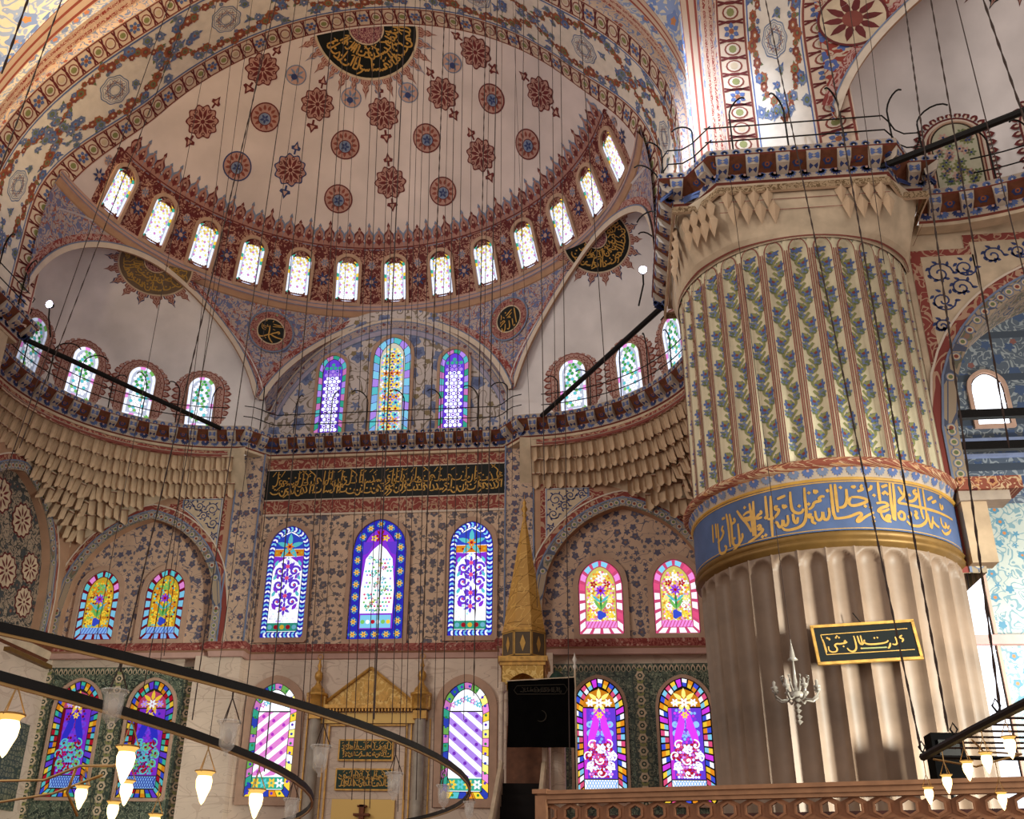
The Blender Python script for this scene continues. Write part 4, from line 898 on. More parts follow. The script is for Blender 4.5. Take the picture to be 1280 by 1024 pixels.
        P.lobed(0, bw+.5, .17, 3, .2, G('blue', k*.8), 5, 18); P.leaf(0, bw+.62, .8, .1, pi/2, G('green', k*.6), 4)
        for s in (-1, 1):
            P.leaf(0, bw+.7, .55, .13, pi/2+s*.55, G('leaf', k*.75), 5); P.leaf(0, bw+1.0, .5, .11, pi/2+s*.85, G('aqua', k*.75), 5); P.petals(s*iw*.6, bw+.5, .02, .17, 6, G('yellow', k), 5); P.petals(s*iw*.62, bw+1.15, .02, .15, 6, G('lemon' if hot else 'orange', k*.9), 5); P.petals(s*iw*.45, bw+1.75, .02, .15, 5, G('red' if hot else 'orange', k*.8), 5); P.spiral(s*iw*.5, bw+.85, .13, 1.2, .05, G('white' if hot else 'yellow', k), 6, 0, s)
        P.petals(0, bw+1.48, .03, .23, 8, G('purple', k*.85), 6, .8); P.disc(0, bw+1.48, .07, G('red', k*.7), 7, 8); P.petals(0, bw+1.98, .02, .2, 6, G('leaf' if not hot else 'white', k*.85), 5)
    elif style in ('tileL', 'tileR'):
        hot = style == 'tileR'; bw = .34
        ground(.01, M_LEAD)
        n_ = 46; a = loop(w, h, kind, n_*4, k_arch); A, C, D = inset(a, w, h, .03), inset(a, w, h, bw/2), inset(a, w, h, bw-.03)
        pal = ('yellow', 'red', 'aqua', 'blue', 'orange', 'teal', 'violet') if not hot else ('yellow', 'rose', 'cyan', 'blue', 'orange', 'white', 'magenta')
        for i in range(n_):
            c = pal[i % len(pal)]; c2 = pal[(i*3+2) % len(pal)]
            B.append(([A[i*4+0], A[i*4+3], C[i*4+3], C[i*4+0]], G(c, k*.8))); B.append(([C[i*4+0], C[i*4+3], D[i*4+3], D[i*4+0]], G(c2, k*.75)))
        iw = w/2-bw; ys = h-w/2*1.15-.05
        P.poly(inset(base, w, h, bw)[:-1], M_LEAD, 2)
        P.poly([(-iw, ys+.05), (iw, ys+.05), (iw*.92, ys+iw*.6), (iw*.5, ys+iw*1.0), (0, ys+iw*1.2), (-iw*.5, ys+iw*1.0), (-iw*.92, ys+iw*.6)], G('rose' if not hot else 'orange', k*.6), 3)
        P.petals(0, ys+.25, .08, .5, 7, G('lemon' if hot else 'yellow', k*.9), 4, .6, pi/2); P.petals(0, ys+.2, .02, .2, 6, G('white', k*.9), 5); 
        for s in (-1, 1): P.petals(s*iw*.55, ys+.2, .02, .17, 6, G('white' if hot else 'lilac', k*.9), 5)
        P.poly([(-iw, bw+.5), (iw, bw+.5), (iw, ys), (-iw, ys)], G('violet' if hot else 'purple', k*.75), 3)
        busy(bw+.14, .12, ('violet', 'magenta', 'sky', 'purple') if hot else ('violet', 'royal', 'purple', 'wine'), 4, bw+.5+(ys-bw-.5)*.5, ys-.05)
        busy(bw+.14, .10, ('red', 'white', 'rose', 'white', 'pink', 'red') if hot else ('red', 'aqua', 'wine', 'teal', 'dkgreen', 'aqua', 'red'), 4, bw+.5, bw+.5+(ys-bw-.5)*.5)
        P.poly([(-iw, bw+.5), (-iw*.8, bw+.5), (-iw*.8, ys), (-iw, ys)], G('magenta' if hot else 'wine', k*.7), 4)
        ym = bw+.5+(ys-bw-.5)*.52
        for s in (-1, 1): P.poly([(0, ys-.12), (s*iw*.3, ys-.2), (s*iw*.72, ym+.2), (s*iw*.75, ym-.15), (s*iw*.35, ym+.05), (s*.04, ym+.5)], G('magenta' if hot else 'royal', k*.95), 5)
        for q in range(8): P.disc((-.62+.42*(q % 4))*iw*1.0, ym+.1+.32*(q//4)+.2, .12, G('sky' if hot else 'violet', k), 4, 10)
        P.petals(0, ys-.25, .02, .15, 6, G('yellow', k), 6)
        for q, (x, y) in enumerate(((0, .25), (-.3, .5), (.3, .5), (0, .8), (-.35, 1.0), (.35, 1.0), (0, 1.3), (-.25, 1.45), (.25, 1.45))):
            y = bw+.5+y*(ym-bw-.5)/1.6; P.petals(x*iw/.5, y, .03, .2, 5, G(('red', 'leaf', 'leaf', 'white' if hot else 'aqua')[q % 4] if not hot else ('red', 'white', 'white', 'rose')[q % 4], k*.8), 5, .75, q); P.disc(x*iw/.5, y, .06, G('wine' if not hot else 'white', k*.8), 6, 7)
            P.spiral(x*iw/.5, y, .2, .8, .05, G('aqua' if not hot else 'white', k*.9), 6, q, 1 if q % 2 else -1)
        P.poly([(-iw, bw+.02), (iw, bw+.02), (iw, bw+.46), (-iw, bw+.46)], G('sky' if not hot else 'white', k*.9), 3)
        for q in range(12):
            x = -iw+q*iw/6
            for s in (0, 1): P.stroke([(x, bw+.04), (min(iw, x+iw/3), bw+.45)] if s else [(min(iw, x+iw/3), bw+.04), (x, bw+.45)], .03, G('blue', k*.5) if not hot else G('sky', k*.8), 4)
    elif style in ('lowL', 'lowR'):
        s_ = -1 if style == 'lowL' else 1; bw = .27
        ground(.01, M_LEAD); n_ = 34
        blocks(.02, bw-.03, n_, lambda i, m: ((G('lemon', k), G('white', k), G('yellow', k), G('pink', k*.9)) if (i > 5 and i < 18) else (G('teal', k*.6), G('blue', k*.55), G('leaf', k*.6), G('pink', k*.6)))[i % 4] if i >= 5 else (G('yellow', k), G('aqua', k*.8), G('blue', k*.6), G('orange', k*.9))[i % 4], .14)
        a = loop(w, h, kind, 30, k_arch)
        for i, (x, y) in enumerate(inset(a, w, h, bw/2)): P.disc(x, y, .055, G(('violet', 'green', 'blue')[i % 3], k*.6), 5, 7)
        iw = w/2-bw; ys = h-bw-iw*1.35; P.poly(inset(base, w, h, bw)[:-1], G('white', k*1.1), 3)
        for q in range(9): x = -iw*.8+q*iw*.2; P.petals(x, ys+.25+.25*(1-abs(q-4)/4), .02, .13, 5, G(('pink', 'cyan', 'aqua')[q % 3], k*.8), 4)
        P.stroke([(-iw, ys), (iw, ys)], .05, M_LEAD, 5)
        y0, y1 = bw+.5, ys
        st = .52
        m_ = int((y1-y0+2*iw)/st)+1
        for q in range(m_):
            for s0 in (0,):
                pts = []
                yb = y0+q*st-2*iw*.55
                for x in lsp(-iw, iw, 7):
                    ya = yb+(x*s_*-1+iw)*.85
                    pts.append((x, ya))
                up = [(x, min(y1, max(y0, y+st*.55))) for x, y in pts]; dn = [(x, min(y1, max(y0, y))) for x, y in pts]
                for j in range(6):
                    if up[j][1]-dn[j][1] > .02 or up[j+1][1]-dn[j+1][1] > .02: P.poly([dn[j], dn[j+1], up[j+1], up[j]], G('lilac' if s_ > 0 else 'pink', k*.8), 4)
                for j in range(1, 7, 2):
                    x, y = pts[j]
                    if y0+.1 < y+st*.27 < y1-.1: P.disc(x, y+st*.27, .07, G('purple' if s_ > 0 else 'magenta', k*.6), 5, 7)
        P.poly([(-iw, bw+.02), (iw, bw+.02), (iw, y0-.04), (-iw, y0-.04)], G('teal', k*.7), 4)
        for q in range(4): P.petals(-iw*.75+q*iw*.5, bw+.24, .03, .2, 6, G(('yellow', 'aqua', 'yellow', 'white')[q], k*.9), 5)
    elif style == 'plain':
        ground(.04, G('white', k*1.6)); 
        for q in range(4): P.stroke([(-w/2, h*(q+1)/5), (w/2, h*(q+1)/5)], .02, G('cool', k), 2)
    elif style == 'blind':
        ground(.03, mat('blind_window_paint', '#b9b49c', .8)); r2 = random.Random(4)
        for q in range(40):
            x, y = (r2.random()-.5)*(w-.3), .2+r2.random()*(h-.5)
            if inside(x, y, .15): P.petals(x, y, .03, .15, 6, (M_GREEN, M_PINK, M_OLIVE)[q % 3], 2); P.disc(x, y, .04, M_NAVY, 3, 6)
    S = lambda u, v, o: T(u, v, o)
    P.build('glass_mosaic', S, root, base=.02, step=.003)
    if B and solo:
        for pts, c in B:
            b = MB(); b.add([T(x, y, .034) for x, y in pts], [tuple(range(len(pts)))], c); b.build('pane', root)
    elif B:
        b = MB()
        for pts, c in B: b.add([T(x, y, .034) for x, y in pts], [tuple(range(len(pts)))], c)
        b.build('border_panes', root, kind='stuff')
    return root
ORD = ['first', 'second', 'third', 'fourth', 'fifth', 'sixth', 'seventh', 'eighth', 'ninth', 'tenth', 'eleventh', 'twelfth', 'thirteenth']
def tilted(p0, p1, sgn=1):
    """frame of a window whose foot is p0 and head p1, facing the axis"""
    p0, p1 = Vector(p0), Vector(p1); v = (p1-p0).normalized(); n = Vector((-p0.x, -p0.y, 0))
    return p0, v, n
for i in range(-6, 7):
    a = i*.2116
    p0, p1 = Vector((11.0*sin(a), 11.0*cos(a), ZSILL)), Vector((10.28*sin(a), 10.28*cos(a), 29.505))
    v = (p1-p0).normalized(); u = Vector((cos(a), -sin(a), 0)); n = v.cross(u)
    if n.dot(Vector((-sin(a), -cos(a), 0))) < 0: n = -n
    T = lambda x, y, o, p0=p0, u=u, v=v, n=n: tuple(p0+u*x+v*y+n*(o-.02))
    window(T, 1.0, (p1-p0).length, 'round', 'drum', '%s from the left of the thirteen arched windows ringing the semi-dome' % ORD[i+6], 1.0, .15, 'semi-dome windows', proud=.14)
QT = lambda xc, z0, y=YW: (lambda u, v, o: (xc+u, y-o, z0+v))
window(QT(-2.68, 20.55), 1.26, 4.15, 'pointed', 'tymS', 'tall lilac and white stained window at the left of the tympanum', 1.0, .14, 'tympanum windows')
window(QT(.05, 20.45), 1.7, 5.05, 'pointed', 'tymC', 'tallest tympanum window, in the middle, yellow and turquoise glass', 1.0, .16, 'tympanum windows')
window(QT(2.9, 20.55), 1.26, 4.17, 'pointed', 'tymS', 'tall lilac and white stained window at the right of the tympanum', 1.1, .14, 'tympanum windows')
window(QT(-3.85, 11.6, YW-.03), 1.78, 4.82, 'pointed', 'upS', 'tall blue-bordered window with white scrollwork, leftmost of the three below the inscription', .9, .2, 'tall windows', solo=True)
window(QT(.02, 11.5, YW-.03), 2.24, 5.12, 'pointed', 'upC', 'middle of the three tall windows, yellow flowers on its blue border', .95, .2, 'tall windows', solo=True)
window(QT(3.86, 11.6, YW-.03), 1.78, 4.82, 'pointed', 'upS', 'tall blue-bordered window with white scrollwork beside the golden spire', 1.1, .2, 'tall windows', solo=True)
for sg in (-1, 1):
    d = 'left' if sg < 0 else 'right'
    window(QT(sg*9.04, 11.6, YW-.02), 1.72, 3.02, 'pointed', 'arcL' if sg < 0 else 'arcR', 'inner of the two %s windows in the %s wall arch' % ('amber and blue' if sg < 0 else 'pink and yellow', d), .85 if sg < 0 else 1.15, .22, 'arch bay windows', solo=True)
    window(QT(sg*11.94, 11.6, YW-.02), 1.70, 3.0, 'pointed', 'arcL' if sg < 0 else 'arcR', 'outer of the two %s windows in the %s wall arch' % ('amber and blue' if sg < 0 else 'pink and yellow', d), .85 if sg < 0 else 1.15, .22, 'arch bay windows', solo=True)
    window(QT(sg*8.84, 5.4, YW-.12), 1.88, 4.5, 'pointed', 'tileL' if sg < 0 else 'tileR', 'tall jewel-coloured window in the %s tile dado, %s' % (d, 'nearer the golden niche' if sg < 0 else 'beside the black banner'), .85 if sg < 0 else 1.2, .12, 'tile dado windows', solo=True)
    window(QT(sg*11.98, 5.4, YW-.12), 1.88, 4.5, 'pointed', 'tileL' if sg < 0 else 'tileR', 'tall jewel-coloured window in the %s tile dado, %s' % (d, 'the outer one' if sg < 0 else 'close to the pier'), .85 if sg < 0 else 1.2, .12, 'tile dado windows', solo=True)
    window(QT(sg*3.79, 5.5), 1.8, 4.3, 'pointed', 'lowL' if sg < 0 else 'lowR', 'window with slanting %s stripes at the %s of the golden niche' % ('pink' if sg < 0 else 'lilac', d), 1.1, .3, 'niche windows', solo=True)
M_SUNF = mat('sunburst_fill', '#b99186', .8)
def ex_frame(sg, ph, z0):
    c = Vector((sg*(EC[0]+(RE-.06)*sin(ph)), EC[1]+(RE-.06)*cos(ph), z0)); u = Vector((cos(ph), -sg*sin(ph), 0)) if sg > 0 else Vector((cos(ph), sin(ph), 0)); n = Vector((-sg*sin(ph), -cos(ph), 0)); v = (Vector((0, 0, 1))+n*.12).normalized()
    return c, u, v, n
for sg in (-1, 1):
    ex = exL if sg < 0 else exR
    for j, a in enumerate((15.2, 37, 58.3, 80)):
        c, u, v, n = ex_frame(sg, rad(a), 20.75)
        T = lambda x, y, o, c=c, u=u, v=v, n=n: tuple(c+u*x+v*y+n*(o+.02))
        window(T, 1.12, 2.3, 'round', 'exedra', 'round-headed green and white window of the %s exedra, %s' % ('left' if sg < 0 else 'right', ('nearest the tympanum', 'second from the tympanum', 'third from the tympanum', 'farthest from the tympanum')[j]), 1.0 if j < 3 else .45, .05, 'exedra windows', proud=.06)
        P = Paint(); R9 = 1.0
        for i in range(25):                       # painted sunburst border
            t = i/24
            if t < .25: x, y, an = -R9, -.2+t/.25*1.85, pi
            elif t > .75: x, y, an = R9, 1.65-(t-.75)/.25*1.85, 0
            else: an = pi-(t-.25)/.5*pi; x, y = R9*cos(an), 1.65+R9*sin(an)
            P.leaf(x-.05*cos(an), y-.05*sin(an), .36, .27, an, M_RED2, 0); P.leaf(x-.05*cos(an), y-.05*sin(an), .26, .16, an, M_SUNF, 1)
        for r_, m_, l_ in ((1.0, M_RED2, 2), (.95, M_SUNF, 3), (.66, M_RED2, 4), (.62, M_EXED, 5)):
            P.poly([(-r_, -.2)]+[(r_*cos(pi-q*pi/16), 1.65+r_*sin(pi-q*pi/16)) for q in range(17)]+[(r_, -.2)], m_, l_)
        for i in range(26):
            t = i/25; x, y, an = ((-.8, t*6.6, pi) if t < .25 else (.8, (1-t)*6.6, 0) if t > .75 else (.8*cos(pi-(t-.25)*2*pi), 1.65+.8*sin(pi-(t-.25)*2*pi), pi-(t-.25)*2*pi)); P.petals(x, y, .02, .12, 4, M_RED2, 4, .5, an)
        P.build('window_sunburst', lambda x, y, o: T(x, y, o-.05), ex, base=0, step=.006)
# traced strokes of the pier inscription: (degrees round the pier, height)
PIER_SCRIPT = [[(-6.0,11.11),(-6.2,10.67),(-6.4,10.29),(-4.9,10.23)],[(-4.3,11.11),(-4.5,10.78),(-4.6,10.39)],[(-0.1,10.97),(-0.4,10.68),(-1.7,10.52),(-3.9,10.5)],[(1.4,10.76),(4.8,10.76),(8.5,10.67),(4.4,10.57),(0.8,10.53),(0.0,10.63),(1.2,10.76)],[(-6.5,10.24),(-3.6,10.24),(-0.2,10.27),(3.9,10.38),(4.6,10.31),(3.2,10.24),(2.1,10.16),(2.9,10.13),(5.8,10.27),(9.6,10.38)],[(2.0,11.04),(2.8,11.0),(3.6,11.05)],[(6.5,11.08),(5.6,11.0),(6.5,10.98),(6.1,10.94),(4.1,10.9)],[(10.2,11.07),(9.8,10.98),(8.1,10.92)],[(13.1,11.15),(12.9,10.89),(12.8,10.67)],[(14.3,11.03),(17.1,11.1)],[(11.1,10.61),(14.9,10.66),(16.5,10.57),(12.6,10.5),(10.9,10.39),(14.2,10.42),(16.3,10.49)],[(18.2,11.16),(17.6,10.8),(17.4,10.47),(17.4,10.22)],[(19.8,11.17),(19.4,10.81),(18.6,10.47),(18.0,10.2)],[(12.3,10.39),(12.8,10.23),(14.9,10.18),(16.3,10.32),(14.8,10.32),(13.5,10.18),(16.3,10.17)],[(22.0,11.09),(22.7,10.98),(23.4,10.89)],[(25.0,11.16),(24.4,10.87),(21.4,10.74),(20.7,10.66),(23.7,10.66)],[(31.0,11.09),(29.0,11.02),(29.6,10.95),(31.3,11.01),(30.0,10.84),(27.2,10.74),(24.5,10.76),(25.5,10.88)],[(21.7,10.67),(26.3,10.65),(32.5,10.64),(39.1,10.65),(47.0,10.65),(55.7,10.66)],[(32.2,11.14),(31.8,10.83),(31.7,10.49),(32.4,10.36)],[(34.9,11.15),(34.7,10.86),(34.5,10.44),(33.6,10.29),(29.5,10.14),(25.1,10.13),(23.3,10.23)],[(19.9,10.42),(19.9,10.26),(22.4,10.25),(22.9,10.42),(21.0,10.46),(20.3,10.37)],[(24.3,10.37),(25.1,10.3),(26.2,10.47),(24.9,10.46)],[(27.9,10.49),(29.2,10.52),(28.9,10.44),(27.6,10.4),(29.7,10.36),(27.9,10.33)],[(36.7,10.89),(40.5,11.02)],[(39.3,10.85),(42.8,10.95)],[(46.0,11.07),(47.3,11.15),(48.0,11.1)],[(45.5,10.92),(45.1,10.78),(46.5,10.78),(47.3,10.92),(47.5,10.81)],[(35.2,10.53),(35.4,10.34),(35.9,10.15),(36.9,10.25),(38.3,10.49)],[(37.8,10.37),(39.5,10.28),(41.5,10.25)],[(43.8,10.53),(43.5,10.33),(46.6,10.29),(47.0,10.49),(47.9,10.29),(50.4,10.43)],[(42.9,10.21),(44.7,10.11),(48.9,10.22),(51.3,10.34)],[(-22.1,11.04),(-22.4,10.77),(-22.2,10.55),(-20.4,10.46),(-18.3,10.47),(-17.7,10.56)],[(-16.3,11.09),(-16.6,10.79),(-16.6,10.47),(-17.5,10.24),(-19.4,10.12),(-23.3,10.08),(-25.9,10.09),(-27.0,10.17)],[(-8.9,10.8),(-9.9,10.83),(-11.5,10.76),(-10.3,10.71),(-13.3,10.69),(-13.9,10.58),(-15.7,10.52)],[(-12.6,11.01),(-12.6,10.93),(-12.0,10.92),(-11.8,10.99),(-11.4,10.92)],[(-7.7,10.99),(-7.3,10.91)],[(-7.9,10.52),(-7.9,10.33),(-8.9,10.22),(-10.5,10.24),(-10.4,10.48),(-10.6,10.3),(-12.2,10.21),(-13.3,10.29),(-13.3,10.47)],[(-14.7,10.38),(-15.9,10.41),(-16.1,10.33),(-14.4,10.32),(-15.1,10.2),(-13.5,10.15)],[(-22.1,10.47),(-22.0,10.28),(-20.9,10.21),(-20.2,10.37)],[(-32.7,11.06),(-32.8,10.73),(-32.8,10.46),(-34.1,10.53)],[(-30.4,11.03),(-30.8,10.7),(-31.2,10.33),(-31.4,10.0)],[(-27.8,10.91),(-24.2,10.96)],[(-27.8,10.72),(-29.1,10.74),(-29.0,10.65),(-27.4,10.65),(-28.1,10.53),(-30.6,10.43),(-32.8,10.46)],[(-24.3,10.46),(-24.2,10.25),(-26.1,10.18),(-26.4,10.4),(-26.7,10.22),(-28.3,10.18),(-28.9,10.35),(-29.9,10.31)],[(-25.7,10.75),(-25.6,10.67),(-25.0,10.66),(-24.9,10.73),(-24.3,10.65)],[(-40.3,10.98),(-40.0,10.7),(-39.9,10.34),(-39.9,10.12)],[(-38.4,11.01),(-38.8,10.68),(-38.7,10.43),(-38.9,10.1)],[(-44.0,10.71),(-41.7,10.78),(-38.2,10.72),(-41.0,10.6),(-44.1,10.65),(-43.7,10.56),(-40.0,10.56)],[(-35.7,10.72),(-34.9,10.65),(-36.9,10.62),(-38.0,10.53),(-35.1,10.54)],[(-37.9,10.33),(-36.4,10.37),(-36.0,10.28),(-38.1,10.26),(-34.7,10.24),(-36.8,10.13),(-40.0,10.04),(-42.7,10.0)],[(-47.0,10.9),(-44.7,10.66),(-42.3,10.48),(-40.6,10.24)],[(-49.2,10.74),(-48.2,10.64),(-50.7,10.6)],[(-47.1,10.56),(-47.0,10.34),(-47.0,10.04),(-48.3,10.0),(-50.6,10.04),(-50.5,10.23),(-49.0,10.21)],[(-53.2,10.93),(-52.5,10.66),(-52.5,10.04)],[(-51.3,10.89),(-50.6,10.62),(-51.1,10.08)],[(-45.4,10.28),(-45.1,10.17),(-47.7,10.02),(-51.5,9.89)],[(-55.8,10.66),(-57.1,10.57),(-55.5,10.49),(-57.3,10.35),(-60.4,10.29)],[(-56.2,10.84),(-54.1,10.84)],[(-59.3,10.78),(-59.4,10.39),(-59.9,10.01),(-56.8,9.92),(-54.4,10.07),(-56.0,10.13)],[(-63.2,10.83),(-63.6,10.35)],[(-60.8,10.81),(-60.9,10.42)]]
PIER_DOTS = [(6.4,10.53),(8.5,10.5),(9.0,10.25),(8.9,10.16),(10.7,10.81),(-2.3,11.01),(15.6,10.91),(16.4,10.87),(14.7,10.87),(26.9,10.91),(-42.8,10.91),(-35.8,10.05),(-34.3,10.07),(-14.8,10.94),(-15.4,10.66),(-19.2,10.64)]
# ================================================================ the great fluted pier
PC = (14.95, -1.6); NF = 32
def fl_grid(zt0, zt1, R0, R1, ztop, depth, mat_, rib, nz=14):
    """one flute: concave groove with rounded head, faces local -Y, centred at the pier axis"""
    b = MB(); hw = pi/NF; ss = lsp(-1, 1, 15); hh = .30
    zs = lsp(zt0, ztop-.42, nz)+lsp(ztop-.38, ztop, 11)
    def f(s, z):
        t = (z-zt0)/(ztop-zt0); R = R0+(R1-R0)*t; q = abs(s)/rib; zc = ztop-.42
        if q >= 1: r = R+.02*sin(pi*(abs(s)-rib)/(1-rib)*.5)
        else:
            k = 1-q*q-(max(0, z-zc)/.34)**2; r = R-depth*math.sqrt(max(0, k))
        a = s*hw; return (r*sin(a), -r*cos(a), z)
    b.grid(f, ss, zs, mat_); return b
pier = empty('pillar', 'massive fluted round pier with blue calligraphy ring and painted upper flutes', 'pier', None, 'structure', (PC[0], PC[1], 0))
core = MB(); core.lathe([(2.7, 0), (2.7, 20)], M_PIERMARB, 48); core.build('core', pier)
f1 = fl_grid(0, 0, 3.12, 3.2, 9.6, .19, M_PIERMARB, .88); proto = f1.build('marble_flute', pier, smooth=True)
for i in range(NF):
    c = proto if i == 0 else link_copy(proto, pier); c.rotation_euler = (0, 0, (i+.5)*2*pi/NF)
# drum joints
jn = MB()
for z in (4.9,): jn.lathe([(3.19, z-.02), (3.2, z), (3.19, z+.02)], mat('joint_dark', '#5c4638', .8), 64)  # thin dark brown line at the drum joint
M_UPFL = mat('painted_flute_cream', '#d6c8a8', .8, var=.06); M_RIBP = mat('painted_rib', '#b98c66', .8)
def ztop_at(a): return 18.3
var = {}
for i in range(NF):
    a = (i+.5)*2*pi/NF; key = round(ztop_at(a), 2)
    if key not in var:
        g = fl_grid(11.75, 0, 3.22, 3.2, key, .15, M_UPFL, .70, 8); o = g.build('painted_flute', pier, smooth=True)
        P = Paint(); hw = pi/NF
        z = 11.9; k = 0
        while z < key-.35:
            s = 1 if k % 2 else -1
            P.at(0, z)
            P.stroke(chaikin([(s*-.12, 0), (s*.14, .2), (s*-.08, .46)], 2), .07, M_OLIVE, 0)
            P.leaf(s*.04, .1, .3, .15, pi/2+s*.8, M_OLIVE, 1); P.leaf(s*.06, .26, .28, .14, pi/2-s*.9, M_GREEN, 1); P.leaf(-s*.1, .02, .2, .1, pi/2+s*.2, M_GREEN, 0)
            P.petals(-s*.10, .16, .02, .15, 6, M_BLUE, 2, .9); P.disc(-s*.10, .16, .045, M_RED2, 3, 6); P.petals(s*.12, .38, .02, .12, 5, M_SLATE, 2, .9)
            z += .46; k += 1
        P.at(0, key-.24); P.petals(0, 0, .02, .17, 7, M_BLUE, 2, .9); P.at()
        def S(u, v, q, key=key):
            s = u/(3.2*hw); k_ = max(0, 1-(s/.70)**2); R = 3.21; r = R-.15*math.sqrt(k_)+q
            return (r*sin(u/3.2), -r*cos(u/3.2), v)
        P.build('flower_vine', S, o, base=.012)
        P = Paint()
        for x in (-.235, .235, -.285, .285): P.stroke([(x, zz) for zz in lsp(11.78, key-.36, 10)], .026, M_RED2, 0)
        P.stroke([(.235*cos(pi*q/10), key-.38+.36*sin(pi*q/10)) for q in range(11)], .03, M_RED2, 0)
        P.build('red_outline', lambda u, v, q: ((3.245+q)*sin(u/3.2), -(3.245+q)*cos(u/3.2), v), o, base=.0)
        var[key] = o; o.rotation_euler = (0, 0, a)
    else:
        src = var[key]; c = link_copy(src, pier); c.rotation_euler = (0, 0, a)
        for ch in list(src.children): link_copy(ch, c)
# frieze: gold torus, blue calligraphy ring, palmette strip, red torus
fr = MB()
fr.lathe([(3.2, 9.58), (3.3, 9.66), (3.34, 9.71), (3.3, 9.76), (3.29, 9.80)], mat('dull_gilt', '#7a5a2e', .5, .4), 72); fr.lathe([(3.29, 9.80), (3.35, 9.86), (3.31, 9.93)], mat('dull_gilt', '#7a5a2e', .5, .4), 72); fr.build('gilt_torus', pier, smooth=True)
fr = MB(); fr.lathe([(3.3, 9.95), (3.3, 11.22)], mat('frieze_blue', '#4a5a7e', .6, var=.12, scale=2), 96); fr.build('blue_frieze', pier, smooth=True)
fr = MB(); fr.lathe([(3.31, 11.2), (3.36, 11.24), (3.31, 11.28)], M_GOLDP, 72); fr.build('gilt_line', pier, smooth=True)
fr = MB(); fr.lathe([(3.31, 11.28), (3.4, 11.5)], M_FASC, 72); fr.build('palmette_strip', pier, smooth=True)
fr = MB(); fr.lathe([(3.4, 11.5), (3.5, 11.54), (3.55, 11.63), (3.5, 11.72), (3.36, 11.78), (3.2, 11.82)], ornate('torus_red_flowers', '#8c4a38', [('flower', '#c0885c', 3.0, .36), ('flower', '#6a2a28', 3.0, .2), ('vine', '#c9a884', 4, .12)]), 96); fr.build('red_torus', pier, smooth=True)
SP = lambda R: (lambda u, v, q: ((R+q)*sin(u), -(R+q)*cos(u), v))
L = MB(); Pq = Paint()
for st in PIER_SCRIPT:
    pts = chaikin([(3.3*rad(a), z) for a, z in st], 2); Pq.stroke(pts, .075, M_GILT, 0, .35)
for a, z in PIER_DOTS: Pq.poly([(3.3*rad(a)-.05, z), (3.3*rad(a), z+.05), (3.3*rad(a)+.05, z), (3.3*rad(a), z-.05)], M_GILT, 0)
Pq.stroke([(3.3*rad(a), 11.17) for a in lsp(-110, 110, 80)], .03, M_GILT, 0); Pq.stroke([(3.3*rad(a), 9.99) for a in lsp(-110, 110, 80)], .02, M_GILT, 0)
Pq.build('gold_lettering', lambda u, v, q: SP(3.3)(u/3.3, v, q), pier)
Pq = Paint()
for i in range(64): palmette(Pq, 3.35*2*pi*(i+.5)/64, 11.49, -.2, M_BLUE if i % 2 else M_SLATE, M_PINK)
Pq.build('palmettes', lambda u, v, q: SP(3.31+(v-11.28)*.41)(u/3.35, v, q), pier)
# capital block: octagon whose lower edge arches over the flutes
oct_ = [(-2.25, -3.3), (2.25, -3.3), (3.3, -2.25), (3.3, 2.25), (2.25, 3.3), (-2.25, 3.3), (-3.3, 2.25), (-3.3, -2.25)]
def oct_r(th):
    best = 9
    for k in range(8):
        a, c = oct_[k], oct_[(k+1) % 8]; n = Vector((c[1]-a[1], -(c[0]-a[0]))).normalized(); d = n.x*a[0]+n.y*a[1]; q = n.x*sin(th)-n.y*cos(th)
        if q > .05: best = min(best, d/q)
    return best
def cap_low(th): return ztop_at(th)-.03
cp = MB()
def capf(th, s_):
    z0_ = cap_low(th); r = 3.25+(oct_r(th)-3.25)*s_**.6; return (r*sin(th), -r*cos(th), z0_+(20.1-z0_)*s_)
cp.grid(capf, lsp(0, 2*pi, 97), lsp(0, 1, 9), M_STONE2); cp.build('capital', pier)
Pq = Paint()
for k in range(8):
    a, c = oct_[k], oct_[(k+1) % 8]
    if k % 2 == 0:
        for zz, w_ in ((19.2, .02), (19.55, .02)): Pq.stroke([(k*6+4.5*t, zz) for t in lsp(0, 1, 3)], w_, M_RED2, 0)
        pass
def S8(u, v, q):
    k = int(u//6); t = (u-6*k)/4.5; a, c = oct_[k], oct_[(k+1) % 8]; x, y = a[0]+(c[0]-a[0])*t, a[1]+(c[1]-a[1])*t; n = (( c[1]-a[1]), -(c[0]-a[0])); l = math.hypot(*n)
    return (x+n[0]/l*q, y+n[1]/l*q, v)
Pq.build('capital_lines', S8, pier)
Pq = Paint(); Pq.stroke([(t, .03) for t in lsp(0, 2*pi, 97)], .02, M_RED2, 0)
Pq.build('capital_edge_line', lambda u, v, q: (lambda p_: (p_[0]*1.006, p_[1]*1.006, p_[2]))(capf(u, min(1, max(0, v)))), pier)
pm = None                                                 # stalactite facets at the capital's shoulders
